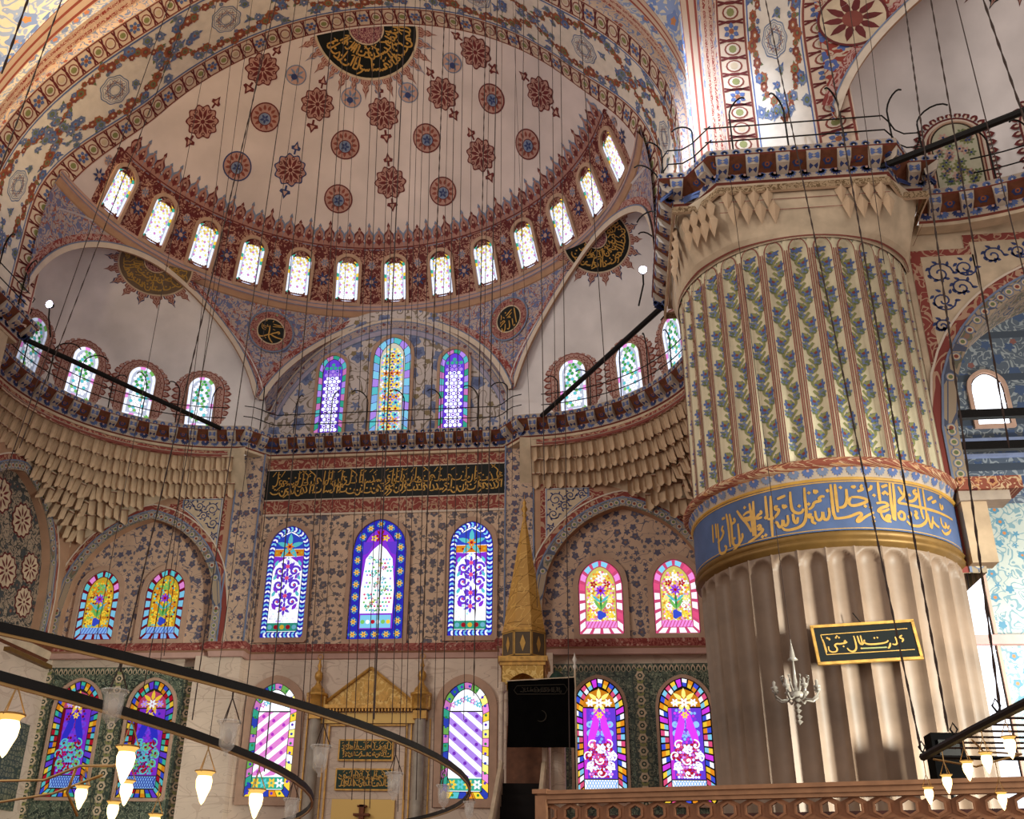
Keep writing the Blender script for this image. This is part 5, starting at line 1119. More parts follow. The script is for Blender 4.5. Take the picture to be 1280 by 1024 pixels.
for k, ts in ((0, (.05, .13, .21, .29, .72, .8, .88, .95)), (7, (.2, .4, .6, .8)), (6, (.6, .7, .8, .9))):
    a, c = oct_[k], oct_[(k+1) % 8]; d = Vector((c[0]-a[0], c[1]-a[1], 0)).normalized(); nn = Vector((d.y, -d.x, 0))
    for row in range(2):
        for t in ts:
            t2 = t+row*.03; z = 19.75-row*.5-(.2 if k == 7 else 0)
            if pm is None:
                b = MB(); b.add([(-.17, 0, 0), (.17, 0, 0), (0, -.14, .05), (0, 0, -.52), (0, -.02, .3)], [(0, 3, 2), (2, 3, 1), (0, 2, 4), (2, 1, 4)], M_STONE); pm = b.build('stalactite_facet', pier); o = pm
            else: o = link_copy(pm, pier)
            x, y = a[0]+(c[0]-a[0])*t2, a[1]+(c[1]-a[1])*t2
            o.matrix_local = Matrix(((d.x, -nn.x, 0, x), (d.y, -nn.y, 0, y), (0, 0, 1, z), (0, 0, 0, 1)))
# balcony round the capital
ZC = 21.0
plan = [(-2.5, -3.75), (2.5, -3.75), (3.05, -2.95), (3.8, -2.95), (3.8, 3.2), (-3.8, 3.2), (-3.8, -2.95), (-3.05, -2.95)]
def shifted(c): return [(x+c[0], y+c[1]) for x, y in plan]
balcony('trim_6', 'painted bracketed balcony round the capital of the fluted pier', shifted(PC), ZC, True)
fs = MB(); fs.add([(x+PC[0], y+PC[1], ZC-.01) for x, y in plan], [tuple(range(8))], M_STONE2); fs.build('balcony_floor', pier).parent = None
bpy.data.objects['balcony_floor'].parent = bpy.data.objects['trim_6']
fz_ = sweep([(x*.9, y*.9) for x, y in plan], [(-.02, 19.75), (.04, 19.78), (.04, 19.98), (0, 20.02)], [M_STONE, ornate('capital_braid', '#a98e6e', [('vine', '#6c5438', 6, .2)]), M_STONE], True); fz_.build('braid_strip', pier)
# left twin of the pier, only its balcony corner reaches into the picture
pl2 = empty('pillar_left', 'balcony corner and shaft of the opposite pier at the left edge', 'pier', None, 'structure', (-PC[0], PC[1], 0))
b = MB(); b.lathe([(3.15, 0), (3.2, 17.5)], M_PIERMARB, 48); b.build('shaft', pl2, smooth=True)
b = MB()
for k in range(8):
    a, c = oct_[k], oct_[(k+1) % 8]; b.grid(lambda t, z: (a[0]+(c[0]-a[0])*t, a[1]+(c[1]-a[1])*t, z), [0, 1], [17.4, 20.1], M_STONE2)
b.build('capital', pl2)
balcony('trim_7', 'painted bracketed balcony corner jutting in at the left edge', [(x-PC[0], y+PC[1]) for x, y in plan], ZC, True)

# ================================================================ right-hand apse beyond the pier (quarter turn of the same design)
M_PENDR = ornate('pendentive_red', '#bfa893', [('vine', '#8e3a30', 2.6, .2), ('flower', '#52629a', 1.6, .34), ('flower', '#bfa893', 1.6, .14)])
g2 = great_arch(0, 'arch of the side apse rising from the pier balcony, flower garlands on cream', -1); paint_arch(g2, -1); g2.matrix_world = TS
_mp = M_PEND; M_PEND = M_PENDR
d2 = drum('wall_drum_side', 'red and blue painted pendentive of the side apse above the pier balcony', rad(-88), rad(-28)); d2.matrix_world = TS; M_PEND = _mp
P = Paint(); P.at(rad(-83), 25.6, 1/RS, 1); P.disc(0, 0, 1.0, M_RED, 0, 30); P.disc(0, 0, .92, M_STONE2, 1, 30); P.petals(0, 0, .2, .85, 10, M_RED, 2, .7); P.disc(0, 0, .3, M_RED2, 3, 12)
P.build('red_roundel', lambda u, v, q: cyl_pt(u, v, q+.04), d2)
e2 = exedra('ceiling_exedra_side', 'plaster half-dome of the side apse exedra above the far balcony', -1); e2.matrix_world = TS
lunette(ex_tan(-1, rad(50), elm(rad(50))-.01), e2, 1.5, M_BLACKP, M_GILT, 15, fr=M_RED, line=M_BLACKP)
for j, a in enumerate((58.3, 80, 37)):
    c, u, v, n = ex_frame(-1, rad(a), 20.75)
    T = lambda x, y, o, c=c, u=u, v=v, n=n: tuple(TS @ (c+u*x+v*y+n*(o+.02)))
    window(T, 1.25, 2.3, 'round', 'blind', 'painted blind window with pink and green flowers, %s on the side exedra' % ('second from the pier', 'nearest the pier', 'third from the pier')[j], 1, .05, 'side exedra windows', proud=.06)
    P = Paint()
    for i in range(27):
        t = i/26
        if t < .25: x, y, an = -.86, -.2+t/.25*1.85, pi
        elif t > .75: x, y, an = .86, 1.65-(t-.75)/.25*1.85, 0
        else: an = pi-(t-.25)/.5*pi; x, y = .86*cos(an), 1.65+.86*sin(an)
        P.leaf(x, y, .26, .2, an, M_RED, 0); P.leaf(x, y, .15, .08, an, M_CREAM, 1)
    for r_, m_, l_ in ((.88, M_RED, 2), (.82, M_CREAM, 3), (.74, M_RED2, 4)): P.poly([(-r_, -.2)]+[(r_*cos(pi-q*pi/16), 1.65+r_*sin(pi-q*pi/16)) for q in range(17)]+[(r_, -.2)], m_, l_)
    P.build('window_sunburst', lambda x, y, o: tuple(c+u*x+v*y+n*(o-.025)), e2, base=0)
SBAL = arcp(-1, 92, 2, 30)
o = balcony('trim_8', 'painted balcony cornice of the side apse right of the pier', SBAL); o.matrix_world = TS
def TF(y, d, z): return tuple(TS @ Vector((-(XF+d), y, z)))
fw_ = arch_wall('wall_flank_side', 'wall right of the pier with a wide open arch, blue arabesque spandrel and red border', TF, -1.5, 12, 9.5, 19.9, 6.6, 3.75, 13.4, 1.6, None, m=M_STONE2)
P = Paint()
zz = [(2.5, 14.6), (2.5, 19.0), (4.0, 19.0), (4.0, 19.45), (9.0, 19.45)]; low = [(y, arch_z(y-6.6, 3.75, 13.4)+.72) for y in lsp(6.6, 2.95, 16)]
P.poly(zz[:3]+[(4.0, 18.0)]+[q for q in low if q[0] <= 4.0], M_REDFR, 0); P.poly([(4.0, 18.0), (4.0, 19.45), (6.6, 19.45)]+[q for q in low if q[0] >= 3.9], M_REDFR, 0)
ib = [(2.75, 15.6), (2.75, 18.8), (4.25, 18.8)]; lowi = [(y, arch_z(y-6.6, 3.75, 13.4)+.8) for y in lsp(6.6, 2.95, 16)]
P.poly([(2.78, 15.7), (2.78, 18.78), (4.2, 18.78)]+[q for q in lowi if q[0] <= 4.2], M_STONE2, 1); P.poly([(4.15, 17.9), (4.15, 19.2), (6.6, 19.2)]+[q for q in lowi if q[0] >= 4.0], M_STONE2, 1)
for (x, z, r_, d) in ((3.2, 18.2, .38, 1), (3.9, 18.35, .3, -1), (3.15, 17.3, .34, -1), (3.7, 17.7, .3, 1), (4.7, 18.7, .3, 1), (5.4, 18.8, .25, -1), (3.0, 16.5, .22, 1), (6.1, 18.95, .2, 1)):
    P.spiral(x, z, r_, 1.5, .05, M_NAVY, 2, 0, d)
    for q in range(8): P.leaf(x+r_*.85*cos(q*.8), z+r_*.85*sin(q*.8), .18, .09, q*1.3, M_NAVY, 2)
P.build('spandrel_panel', lambda u, v, o_: TF(u, -.01-o_, v), fw_)
# corner bay seen through that arch
M_BAYU = ornate('bay_shaded_blue_tiles', '#525c66', [('vine', '#8d9494', 2.2, .14), ('flower', '#3d4f6c', 1.5, .36), ('hlines', '#39424c', .5, .16), ('flower', '#7c5048', 1.1, .14)], rough=.5)  # shade of the upper bay put into the dark blue tile colour
M_BAYL = ornate('bay_pale_tiles', '#a9aea0', [('vine', '#6f8a8c', 2.4, .16), ('flower', '#4f7c8c', 1.9, .3), ('flower', '#b0703c', 1.9, .12)], rough=.5)
b = MB(); b.grid(lambda x, z: (x, YW, z), [14, 32], [0, 11.2], M_BAYL, uvf=lambda x, z: (x, z)); b.grid(lambda x, z: (x, YW, z), [14, 32], [11.2, 16.6], M_BAYL, uvf=lambda x, z: (x, z)); b.grid(lambda x, z: (x, YW, z), [14, 32], [16.6, 26], M_BAYU, uvf=lambda x, z: (x, z))
bw_ = tag(b.build('wall_corner_bay'), 'tiled back wall of the corner bay seen right of the pier', 'wall', None, 'structure')
b = MB(); b.box((23, YW-.15, 11.2), (18, .3, .35), M_PINK); b.build('cornice', bw_)
b = MB(); b.box((23, YW-.1, 18.6), (18, .2, .12), M_SLATE); b.box((23, YW-.1, 19.3), (18, .2, .1), M_SLATE); b.build('tile_string', bw_)
window(QT(25.0, 20.0), 1.25, 2.35, 'pointed', 'plain', 'small overexposed arched window high in the corner bay right of the pier', 1.5, .16)
window(QT(22.6, 4.0), 1.5, 11.4, 'pointed', 'plain', 'tall bright window strip just past the right edge of the pier', 1.3, .12)
window(QT(26.6, 12.3), 1.5, 3.3, 'pointed', 'plain', 'bright round-headed window cut by the right picture edge', 1.4, .12)
for z, y in ((17.6, 5.0), (16.4, 5.0)):
    b = MB(); b.box((24, y, z), (14, .22, .3), M_IRON); tag(b.build('iron_beam'), '%s black iron beam spanning the corner bay right of the pier' % ('upper' if z > 17 else 'lower'), 'beam', 'corner bay beams')
area('daylight_corner_bay', (29, 4, 9), (23.5, 10.9, 9), 3, 2600, (.95, .97, 1))

b = MB(); b.box((18.75, -3.05, 11.65), (1.5, .7, .34), MC['torus_red_flowers']); b.U = [(p[0], p[2]) for p in b.V]; b.anyuv = True; b.box((18.6, -3.0, 11.36), (1.2, .6, .26), M_FASC); b.box((18.35, -2.95, 10.45), (.6, .5, 1.6), M_STONE); b.build('impost', fw_).matrix_parent_inverse = fw_.matrix_world.inverted()
# ================================================================ floor
b = MB(); b.grid(lambda x, y: (x, y, 0), [-34, 34], [-40, 11], M_CARPET); tag(b.build('floor'), 'red carpeted prayer hall floor', 'floor', None, 'structure')

# ================================================================ gilded niche (mihrab)
mh = empty('prayer_niche', 'gilded prayer niche frame with triangular pediment and green inscription panels', 'niche', loc=(0, YW, 0))
def pbox(nm, c, d, m, par=mh): b = MB(); b.box(c, d, m); return b.build(nm, par)
M_GILTORN = ornate('gilded_carving', '#c89a48', [('vine', '#e4bc6c', 3.0, .14), ('flower', '#e8c274', 2.6, .28), ('flower', '#a8782e', 2.6, .12)], rough=.4)
b = MB(); V = [(-1.85, -.12, 8.9), (1.85, -.12, 8.9), (0, -.12, 10.32), (-1.85, .0, 8.9), (1.85, 0, 8.9), (0, 0, 10.32)]
b.add(V, [(0, 1, 2), (0, 2, 5, 3), (1, 4, 5, 2), (0, 3, 4, 1)], M_GILTORN, [(p[0], p[2]) for p in V]); b.build('pediment', mh)
b = MB()
for s in (-1, 1): b.tube([(s*1.9, -.16, 8.9), (0, -.16, 10.36)], .06, M_GOLD)
b.build('pediment_edge', mh)
P = Paint()
for (x, z, r_) in ((0, 9.6, .26), (-.55, 9.25, .2), (.55, 9.25, .2), (-1.05, 9.1, .14), (1.05, 9.1, .14), (0, 9.15, .14)):
    P.lobed(x, z, r_, 8, .12, M_GOLD, 0, 32); P.petals(x, z, .03, r_*.8, 6, M_GILT, 1)
P.build('pediment_carving', lambda u, v, q: (u, -.125-q*2, v), mh)
pbox('cornice_shelf', (0, -.2, 8.82), (3.9, .4, .14), M_GOLD)
b = MB()
for i in range(30): b.box((-1.85+i*.1276, -.3, 8.70), (.06, .12, .12), M_GOLD)
b.build('dentils', mh, kind='stuff')
pbox('frieze', (0, -.08, 8.42), (3.7, .16, .4), M_GILTORN)
for s in (-1, 1):
    b = MB(); b.lathe([(.34, 0), (.36, .05), (.36, .5), (.42, .52), (.42, .62), (.3, .66), (.26, .8), (.12, .95), (.07, 1.1), (.12, 1.16), (.17, 1.28), (.15, 1.42), (.06, 1.52), (.05, 1.62), (.09, 1.7), (.05, 1.8), (.03, 1.95), (0, 1.97)], M_GOLD, 16, (s*2.06, -.25, 8.7)); f_ = b.build('gilt_finial', mh, smooth=True)
    b = MB(); b.tube([(s*2.06+.1*cos(a), -.25, 10.76+.1*sin(a)) for a in lsp(0, 2*pi, 13)], .018, M_GOLD); b.build('ring', f_)
    b = MB(); b.box((s*2.06, -.2, 9.05), (.75, .42, .55), M_GILTORN); b.U = [(p[0], p[2]) for p in b.V]; b.anyuv = True; b.build('capital_block', mh)
    b = MB(); b.lathe([(.22, 0), (.22, 8.3)], mat('colonnette_marble', '#a59a8c', .4, var=.2, scale=2), 16, (s*2.06, -.22, .2)); b.build('colonnette', mh, smooth=True)
    pbox('colonnette_capital', (s*2.06, -.22, 8.5), (.52, .46, .3), M_GOLD)
    for dx in (-.36, .36): pbox('gilt_fillet', (s*2.06+dx, -.04, 4.4), (.05, .08, 8), M_GOLD)
    pbox('gilt_fillet', (s*1.52, -.05, 4.1), (.06, .1, 8.1), M_GOLD)
pbox('gilt_fillet', (0, -.05, 8.16), (3.1, .1, .06), M_GOLD)
for z0, z1, x0, x1, sd in ((6.83, 7.63, -1.2, .95, 3), (5.76, 6.56, -1.24, .97, 8)):
    pn = pbox('inscription_panel', ((x0+x1)/2+.1, -.05, (z0+z1)/2), (x1-x0, .1, z1-z0), M_GOLD)
    b = MB(); b.box(((x0+x1)/2+.1, -.06, (z0+z1)/2), (x1-x0-.12, .1, z1-z0-.12), M_DKGREEN); b.build('green_ground', pn)
    P = Paint(); script_line(P, x0+.16, x1+.02, z0+.08, z0+.5, M_GILT, sd, .04); script_line(P, x0+.16, x1+.02, z0+.34, z1-.06, M_GILT, sd+50, .04); P.build('gold_lettering', lambda u, v, q: (u, -.115-q, v), pn)
gp = pbox('gilt_panel', (0, -.05, 4.2), (2.4, .1, 2.5), M_GILTORN)
b = MB(); b.box((0, -.2, 5.0), (.18, .2, .5), M_BROWN); b.box((0, -.2, 5.2), (.34, .2, .06), M_BROWN); b.box((0, -.2, 4.9), (.6, .25, .08), M_BROWN); b.build('clock_bracket', gp)

# ================================================================ pulpit (minbar) with golden spire, and its banner
mn = empty('pulpit', 'marble pulpit with tall golden octagonal spire and dark stair', 'pulpit', loc=(6.27, 8.0, 0))
M_SPIRE = ornate('spire_gilding', '#c09048', [('net', '#8d6428', 1.6, .025), ('vine', '#d4a85c', 2.0, .07)], rough=.38)
def octo(nm, r0, z0, r1, z1, m, par=mn, n=8, c=(0, 0)):
    b = MB(); b.lathe([(r0, z0), (r1, z1)], m, n, (c[0], c[1], 0), pi/8, 2*pi+pi/8); return b.build(nm, par)
octo('spire', .82, 10.95, .05, 15.45, M_SPIRE); octo('spire_base', .86, 10.85, .82, 10.97, M_GOLD)
b = MB(); b.lathe([(.05, 15.4), (.1, 15.5), (.05, 15.6), (.13, 15.75), (.05, 15.9), (.08, 16.0), (.02, 16.15), (0, 16.4)], M_GOLD, 10); b.build('finial', mn, smooth=True)
octo('lantern', .82, 9.95, .82, 10.86, mat('lantern_dark', '#5a4a38', .6))
for k in range(8):
    a = k*pi/4; d = Vector((sin(a), -cos(a), 0)); t = Vector((cos(a), sin(a), 0)); c = d*.765
    b = MB()
    for u, v, w_, h_ in ((-.29, 10.4, .04, .86), (.29, 10.4, .04, .86), (0, 10.82, .6, .04), (0, 9.99, .6, .04)):
        b.add([c+d*.01+t*(u+x*w_/2)+Vector((0, 0, v+y*h_/2)) for x, y in ((-1, -1), (1, -1), (1, 1), (-1, 1))], [(0, 1, 2, 3)], M_GILT)
    b.add([c+d*.012+t*x+Vector((0, 0, 10.4+y)) for x, y in ((-.1, 0), (-.05, -.16), (0, -.3), (.05, -.16), (.1, 0), (.05, .16), (0, .3), (-.05, .16))], [tuple(range(8))], M_GILT)
    b.build('lantern_panel', mn)
b = MB(); b.box((0, 0, 9.82), (1.75, 1.75, .18), M_GOLD); b.box((0, 0, 9.68), (1.6, 1.6, .14), M_GOLD); b.build('canopy_cornice', mn)
b = MB(); xs = lsp(-.72, .72, 17)
for s in range(4):
    R_ = Matrix.Rotation(s*pi/2, 3, 'Z'); V = []
    for x in xs: V += [R_ @ Vector((x, -.76, arch_z(x, .72, 8.45))), R_ @ Vector((x, -.76, 9.62))]
    b.add(V, [(2*i, 2*i+2, 2*i+3, 2*i+1) for i in range(16)], M_GILTORN, [(v.x+v.y, v.z) for v in V])
b.build('canopy_arcade', mn)
for x in (-.74, .74):
    for y in (-.74, .74): b = MB(); b.lathe([(.09, 4.2), (.09, 8.6), (.14, 8.7), (.14, 9.0)], M_MARBLE, 10, (x, y, 0)); b.build('column', mn)
for s in (-1, 1):                                      # sloping stair walls
    b = MB(); x0, x1 = s*.62, s*.82; prof = [(-.8, 0), (-.8, 6.1), (-6.2, 2.2), (-6.2, 0)]
    V = [(x, y, z) for x in (x0, x1) for y, z in prof]; b.add(V, [(0, 1, 2, 3), (7, 6, 5, 4), (0, 4, 5, 1), (1, 5, 6, 2), (2, 6, 7, 3)], M_MARBLE)
    b.build('stair_wall', mn); b = MB(); b.tube([(s*.72, -.8, 6.3), (s*.72, -6.2, 2.4)], .09, M_STONE2); b.build('handrail', mn)
M_DARK = mat('dark_carpet', '#120c0a', .95)
for i in range(14): b = MB(); z = .4*(i+1); b.box((0, -6.0+i*.38, z/2), (1.24, .42, z), M_DARK); b.build('step', mn)
b = MB(); b.box((0, .3, 6.0), (1.3, .1, 3.4), M_WOOD); b.build('back_panel', mn)
# banner and its pole
bn = empty('banner', 'square black banner with faint crescent hanging from a pole before the pulpit', 'banner', loc=(6.95, 6.4, 0))
b = MB()
b.grid(lambda u, v: (-1.13+2.26*u+.03*sin(v*3), -.03+.035*sin(u*14+v*2)*(1-v*.7), 6.69+v*(2.17+.12*u)), lsp(0, 1, 41), lsp(0, 1, 12), M_BANNER); b.build('cloth', bn, smooth=True)
b = MB(); b.tube([(-1.15, .0, 8.87), (1.15, 0, 8.99)], .03, M_STONE2); b.build('rod', bn)
b = MB(); b.tube([(1.16, 0, 0), (1.16, 0, 9.3)], .035, M_STONE2, 8); b.build('pole', bn)
b = MB(); b.lathe([(.035, 0), (.07, .1), (.03, .2), (.08, .34), (.03, .46), (0, .6)], M_WHITE, 8, (1.16, 0, 9.25)); b.build('pole_finial', bn, smooth=True)
P = Paint(); gm = mat('dull_gold_thread', '#2a2114', .7)
P.stroke([(.18*cos(a), 7.7+.18*sin(a)) for a in lsp(-2.2, 1.4, 14)], .03, gm, 0, .6)
script_line(P, -.7, .7, 8.45, 8.66, gm, 77, .02); P.stroke([(-.8, 8.42), (-.9, 8.55), (-.8, 8.7), (.8, 8.74), (.9, 8.58), (.8, 8.42), (-.8, 8.42)], .02, gm, 0)
P.build('embroidery', lambda u, v, q: (u, -.075-q, v), bn)
tu = MB(); tu.lathe([(.22, 0), (.3, .1), (.3, .22), (.2, .36), (.08, .45), (0, .5)], M_DKGREEN, 12, (7.45, 7.6, 9.0)); tu.lathe([(.34, -.12), (.34, .02)], M_STONE2, 12, (7.45, 7.6, 9.0)); tu.lathe([(.25, -9.0), (.25, -.12)], M_MARBLE, 12, (7.45, 7.6, 9.0)); tag(tu.build('newel_cap'), 'small green-capped post behind the banner top', 'post')

# ================================================================ pierced balustrade in front of the pier
A_, B_ = Vector((7.85, -7.57, 0)), Vector((17.6, -10.83, 0)); dirb = (B_-A_).normalized(); nb = Vector((dirb.y, -dirb.x, 0)); Lb = (B_-A_).length; ZR = 3.8
bs = empty('balustrade', 'brown pierced balustrade with hexagon lattice in front of the pier', 'balustrade', loc=A_)
rb = Matrix.Rotation(math.atan2(dirb.y, dirb.x), 4, 'Z')
bs.matrix_world = Matrix.Translation(A_) @ rb
M_BALU = mat('balustrade_wood', '#86583c', .7, var=.2, scale=5); M_BALU2 = mat('balustrade_rail', '#94684a', .65, var=.15, scale=4)
b = MB(); b.box((Lb/2, 0, ZR), (Lb, .30, .07), M_BALU2); b.box((Lb/2, 0, ZR-.08), (Lb, .22, .09), M_BALU2); b.box((Lb/2, 0, ZR-.16), (Lb, .16, .07), M_BALU2); b.build('top_rail', bs)
b = MB(); b.box((.06, 0, ZR-.7), (.22, .24, 1.3), M_BALU2); b.box((.06, 0, ZR+.02), (.3, .34, .08), M_BALU2); b.build('end_post', bs)
b = MB(); b.box((Lb/2, 0, ZR-1.35), (Lb, .2, .12), M_BALU2); b.build('bottom_rail', bs)
b = MB(); b.box((Lb/2, 1.5, 1.1), (Lb, 3.0, .3), M_BALU2); b.box((Lb/2, .2, 1.9), (Lb, .1, 1.3), M_DARK); b.build('platform', bs)
b = MB(); b.box((Lb/2, 2.2, 2.95), (Lb, .08, 1.25), mat('dark_red_cloth', '#3a1a14', .95, var=.4, scale=3)); b.build('rear_panel', bs)
pt_ = .42; hexp = None
for r_ in range(4):
    for i in range(int(Lb/pt_)+1):
        x = .2+i*pt_+(r_ % 2)*pt_/2; z = ZR-.2-.17-r_*pt_*.72
        if x > Lb: continue
        if hexp is None:
            m = MB(); R1_, R0_ = pt_/math.sqrt(3)*1.02, .115; ho = [(R1_*sin(q*pi/3), R1_*cos(q*pi/3)*.83) for q in range(6)]; hi = [(R0_*sin(q*pi/3), R0_*cos(q*pi/3)) for q in range(6)]; he = [(R0_*1.35*sin(q*pi/3), R0_*1.35*cos(q*pi/3)) for q in range(6)]
            V = [(a, 0, c) for a, c in ho]+[(a, 0, c) for a, c in he]+[(a, -.03, c) for a, c in he]+[(a, -.03, c) for a, c in hi]+[(a, .06, c) for a, c in hi]
            F = []
            for k in range(4):
                for q in range(6): F.append((k*6+q, k*6+(q+1) % 6, (k+1)*6+(q+1) % 6, (k+1)*6+q))
            m.add(V, F, M_BALU); hexp = m.build('lattice_hexagon', bs); o = hexp
        else: o = link_copy(hexp, bs)
        o.location = (x, 0, z)

# ================================================================ plaque and crystal chandelier on the pier
fp = empty('framed_plaque', 'gilt-framed black plaque with gold calligraphy hung on the pier', 'plaque', loc=(14.86, -4.98, 7.29)); fp.rotation_euler = (rad(-8), rad(-3), 0)
W_, H_ = 2.16, .86
for nm, c, d in (('frame_rail', (0, 0, H_/2), (W_+.06, .07, .06)), ('frame_rail', (0, 0, -H_/2), (W_+.06, .07, .06)), ('frame_stile', (-W_/2, 0, 0), (.06, .07, H_)), ('frame_stile', (W_/2, 0, 0), (.06, .07, H_))): b = MB(); b.box(c, d, M_GOLD); b.build(nm, fp)
b = MB(); b.box((0, .01, 0), (W_, .04, H_), mat('plaque_glass', '#0b1210', .08, spec=.6, var=.05)); b.build('panel', fp)
P = Paint()
def pq(x, y): return ((x-660)/1160*2.18, -((y-(322-(x-660)*.075))/485*.86))
for st in [[(180, 290), (190, 380), (195, 460)], [(440, 300), (410, 320), (450, 320), (430, 335), (380, 345), (360, 350), (340, 345), (320, 350), (300, 370), (322, 400), (320, 440), (270, 462), (225, 440), (230, 380)], [(540, 240), (545, 330), (540, 410), (500, 450), (455, 440), (435, 400)], [(580, 240), (585, 330), (600, 355)], [(615, 235), (620, 330), (600, 360), (640, 330), (648, 290)], [(915, 300), (880, 330), (780, 347), (690, 352), (650, 340), (640, 312)], [(930, 330), (915, 380), (890, 402)], [(1000, 250), (1010, 330), (980, 360), (950, 345)], [(1080, 230), (1040, 260), (1090, 280), (1060, 320)], [(228, 262), (245, 280)], [(250, 270), (262, 300)]]:
    P.stroke([pq(*q) for q in chaikin(st, 2)], .04, M_GILT, 0, .4)
for q in ((350, 245), (335, 265), (370, 265), (400, 380), (595, 405), (765, 268), (800, 262)): x, y = pq(*q); P.poly([(x-.025, y), (x, y+.025), (x+.025, y), (x, y-.025)], M_GILT, 0)
for l_ in ([(170, 230), (1160, 140)], [(190, 490), (1180, 415)], [(170, 230), (190, 490)]): P.stroke([pq(*q) for q in l_], .018, M_GILT, 0)
P.stroke([pq(*q) for q in ((600, 405), (740, 398), (880, 388))], .03, M_OLIVE, 0)
P.build('gold_lettering', lambda u, v, q: (u, -.012-q, v), fp)
b = MB(); b.tube([(-.1, .1, .75), (0, .05, .5), (.1, .05, .46)], .012, M_IRON); b.build('hanging_hook', fp)
M_CRYST = mat('crystal_glass', '#9a9186', .15, 0, .1, 9, .7)
ch = empty('crystal_chandelier', 'small clear crystal chandelier with curled arms hanging before the pier', 'chandelier', loc=(13.03, -6.3, 5.85))
b = MB(); b.lathe([(0, 1.25), (.015, 1.1), (.06, .82), (.11, .76), (.02, .74), (.035, .4), (.05, .3), (.03, .2), (.1, .12), (.16, .05), (.18, 0), (.1, -.06), (.04, -.1)], M_CRYST, 12); b.build('stem', ch, smooth=True)
b = MB(); b.tube([(0, 0, 1.2), (0, 1.15, 14.85)], .008, M_CHAIN, 4); b.build('hanging_wire', ch)
for k in range(8):
    a = k*pi/4+.2; b = MB(); c, s = cos(a), sin(a)
    b.tube([(r_*c, r_*s, z) for r_, z in ((.1, .02), (.2, -.06), (.33, -.08), (.44, .0), (.46, .1), (.4, .13))], .022, M_CRYST, 5); ar = b.build('arm', ch, smooth=True)
    b = MB(); b.lathe([(.02, .1), (.07, .15), (.075, .18), (.03, .2), (.035, .28), (0, .32)], M_CRYST, 8, (.45*c, .45*s, 0)); b.build('candle_cup', ar, smooth=True)
    b = MB(); b.tube([(.14*c, .14*s, .1), (.25*c, .25*s, .26), (.3*c, .3*s, .4), (.24*c, .24*s, .42)], .016, M_CRYST, 5); b.build('scroll', ar, smooth=True)
for k, z in enumerate((-.18, -.28, -.4, -.5)): b = MB(); b.lathe([(0, .06), (.07, .01), (.03, -.03), (0, -.06)], M_CRYST, 6, (0, 0, z)); b.build('drop', ch)
sp = MB(); sp.box((15.95, -5.6, 4.72), (.62, .5, 1.0), M_BANNER); o = tag(sp.build('loudspeaker'), 'black box loudspeaker standing behind the balustrade by the pier', 'speaker'); sp = MB(); sp.box((15.95, -5.87, 4.9), (.4, .05, .35), M_IRON); sp.build('grille', o); sp = MB(); sp.lathe([(.05, 0), (.05, 4.25)], M_IRON, 8, (15.95, -5.6, 0)); sp.build('stand', o)

# ================================================================ ring chandeliers and glass lamps
def glassy(name, col, alpha):
    t = NT(name); p = t.princ(lin(col), .08, 0, spec=.9); p.inputs['Alpha'].default_value = alpha; MC[name] = t.m; return t.m
M_CLEAR = glassy('lamp_glass', '#e4e0d8', .28); M_LITG = glow('lamp_glass_lit', '#f2b860', 1.1); M_BULB = glow('lamp_light', '#ffd890', 5.0); M_BRASS = mat('brass', '#b08a54', .4, .5)
def ring(c, R, z, label, name, a0, a1, h=.052, w_=.03):
    root = empty(name, label, 'chandelier', None, None, (c[0], c[1], z)); n = 120
    b = MB(); pr = [(R-w_/2, -h/2), (R+w_/2, -h/2), (R+w_/2, h/2), (R-w_/2, h/2), (R-w_/2, -h/2)]; b.lathe(pr, M_IRON, n); b.build('iron_ring', root)
    b = MB(); b.lathe([(R-.01, -h/2-.015), (R+.01, -h/2-.015), (R+.01, -h/2), (R-.01, -h/2), (R-.01, -h/2-.015)], M_BRASS, n); b.build('cable', root); return root
ring((-3.65, -17.13), 11.34, 3.0, 'huge black iron ring chandelier, its upper bar crossing from left edge to the niche', 'ring_chandelier', 0, 0)
ring((-5.2, -19.97), 11.7, 2.75, 'second black iron ring chandelier, the lower bar at the left', 'ring_chandelier', 0, 0)
LP = {}
def lamp(x, y, zr, zc, lit, label):
    """glass oil-lamp cup hung by three wires from zr"""
    r_ = empty('glass_lamp', label, 'lamp', 'lit glass lamps' if lit else 'unlit glass lamps', None, (x, y, zc))
    if lit not in LP:
        parts = []
        b = MB()
        if lit: b.lathe([(0, -.13), (.015, -.11), (.03, -.07), (.05, -.02), (.055, .03), (.045, .06)], M_BULB, 12); b.lathe([(.045, .055), (.052, .07), (.072, .088), (.068, .09), (.045, .07)], M_LITG, 12)
        else: b.lathe([(0, -.125), (.015, -.12), (.012, -.1), (.03, -.085), (.05, -.06), (.055, 0), (.058, .06), (.08, .085), (.078, .095), (.05, .08), (.048, 0), (.03, -.06)], M_CLEAR, 14)
        parts.append((b, 'glass_cup', True))
        b = MB()
        for k in range(3): a = k*2*pi/3+.5; b.tube([(.07*cos(a), .07*sin(a), .08), (0, 0, .24)], .004, M_CHAIN if not lit else M_BRASS, 4)
        parts.append((b, 'hanging_wires', False))
        b = MB(); b.lathe([(.070, .084), (.075, .089), (.070, .094)], M_BRASS if lit else M_CLEAR, 14); parts.append((b, 'rim', False))
        if not lit: b = MB(); b.lathe([(0, -.05), (.025, -.03), (.03, .02), (0, .05)], M_WHITE, 8); parts.append((b, 'candle', True))
        LP[lit] = [p[0].build(p[1], r_, p[2]) for p in parts]
    else:
        for p in LP[lit]: link_copy(p, r_)
    b = MB(); b.tube([(0, 0, .24), (0, 0, zr-zc-.045)], .006, M_BRASS if lit else M_CHAIN, 4); b.build('cord', r_)
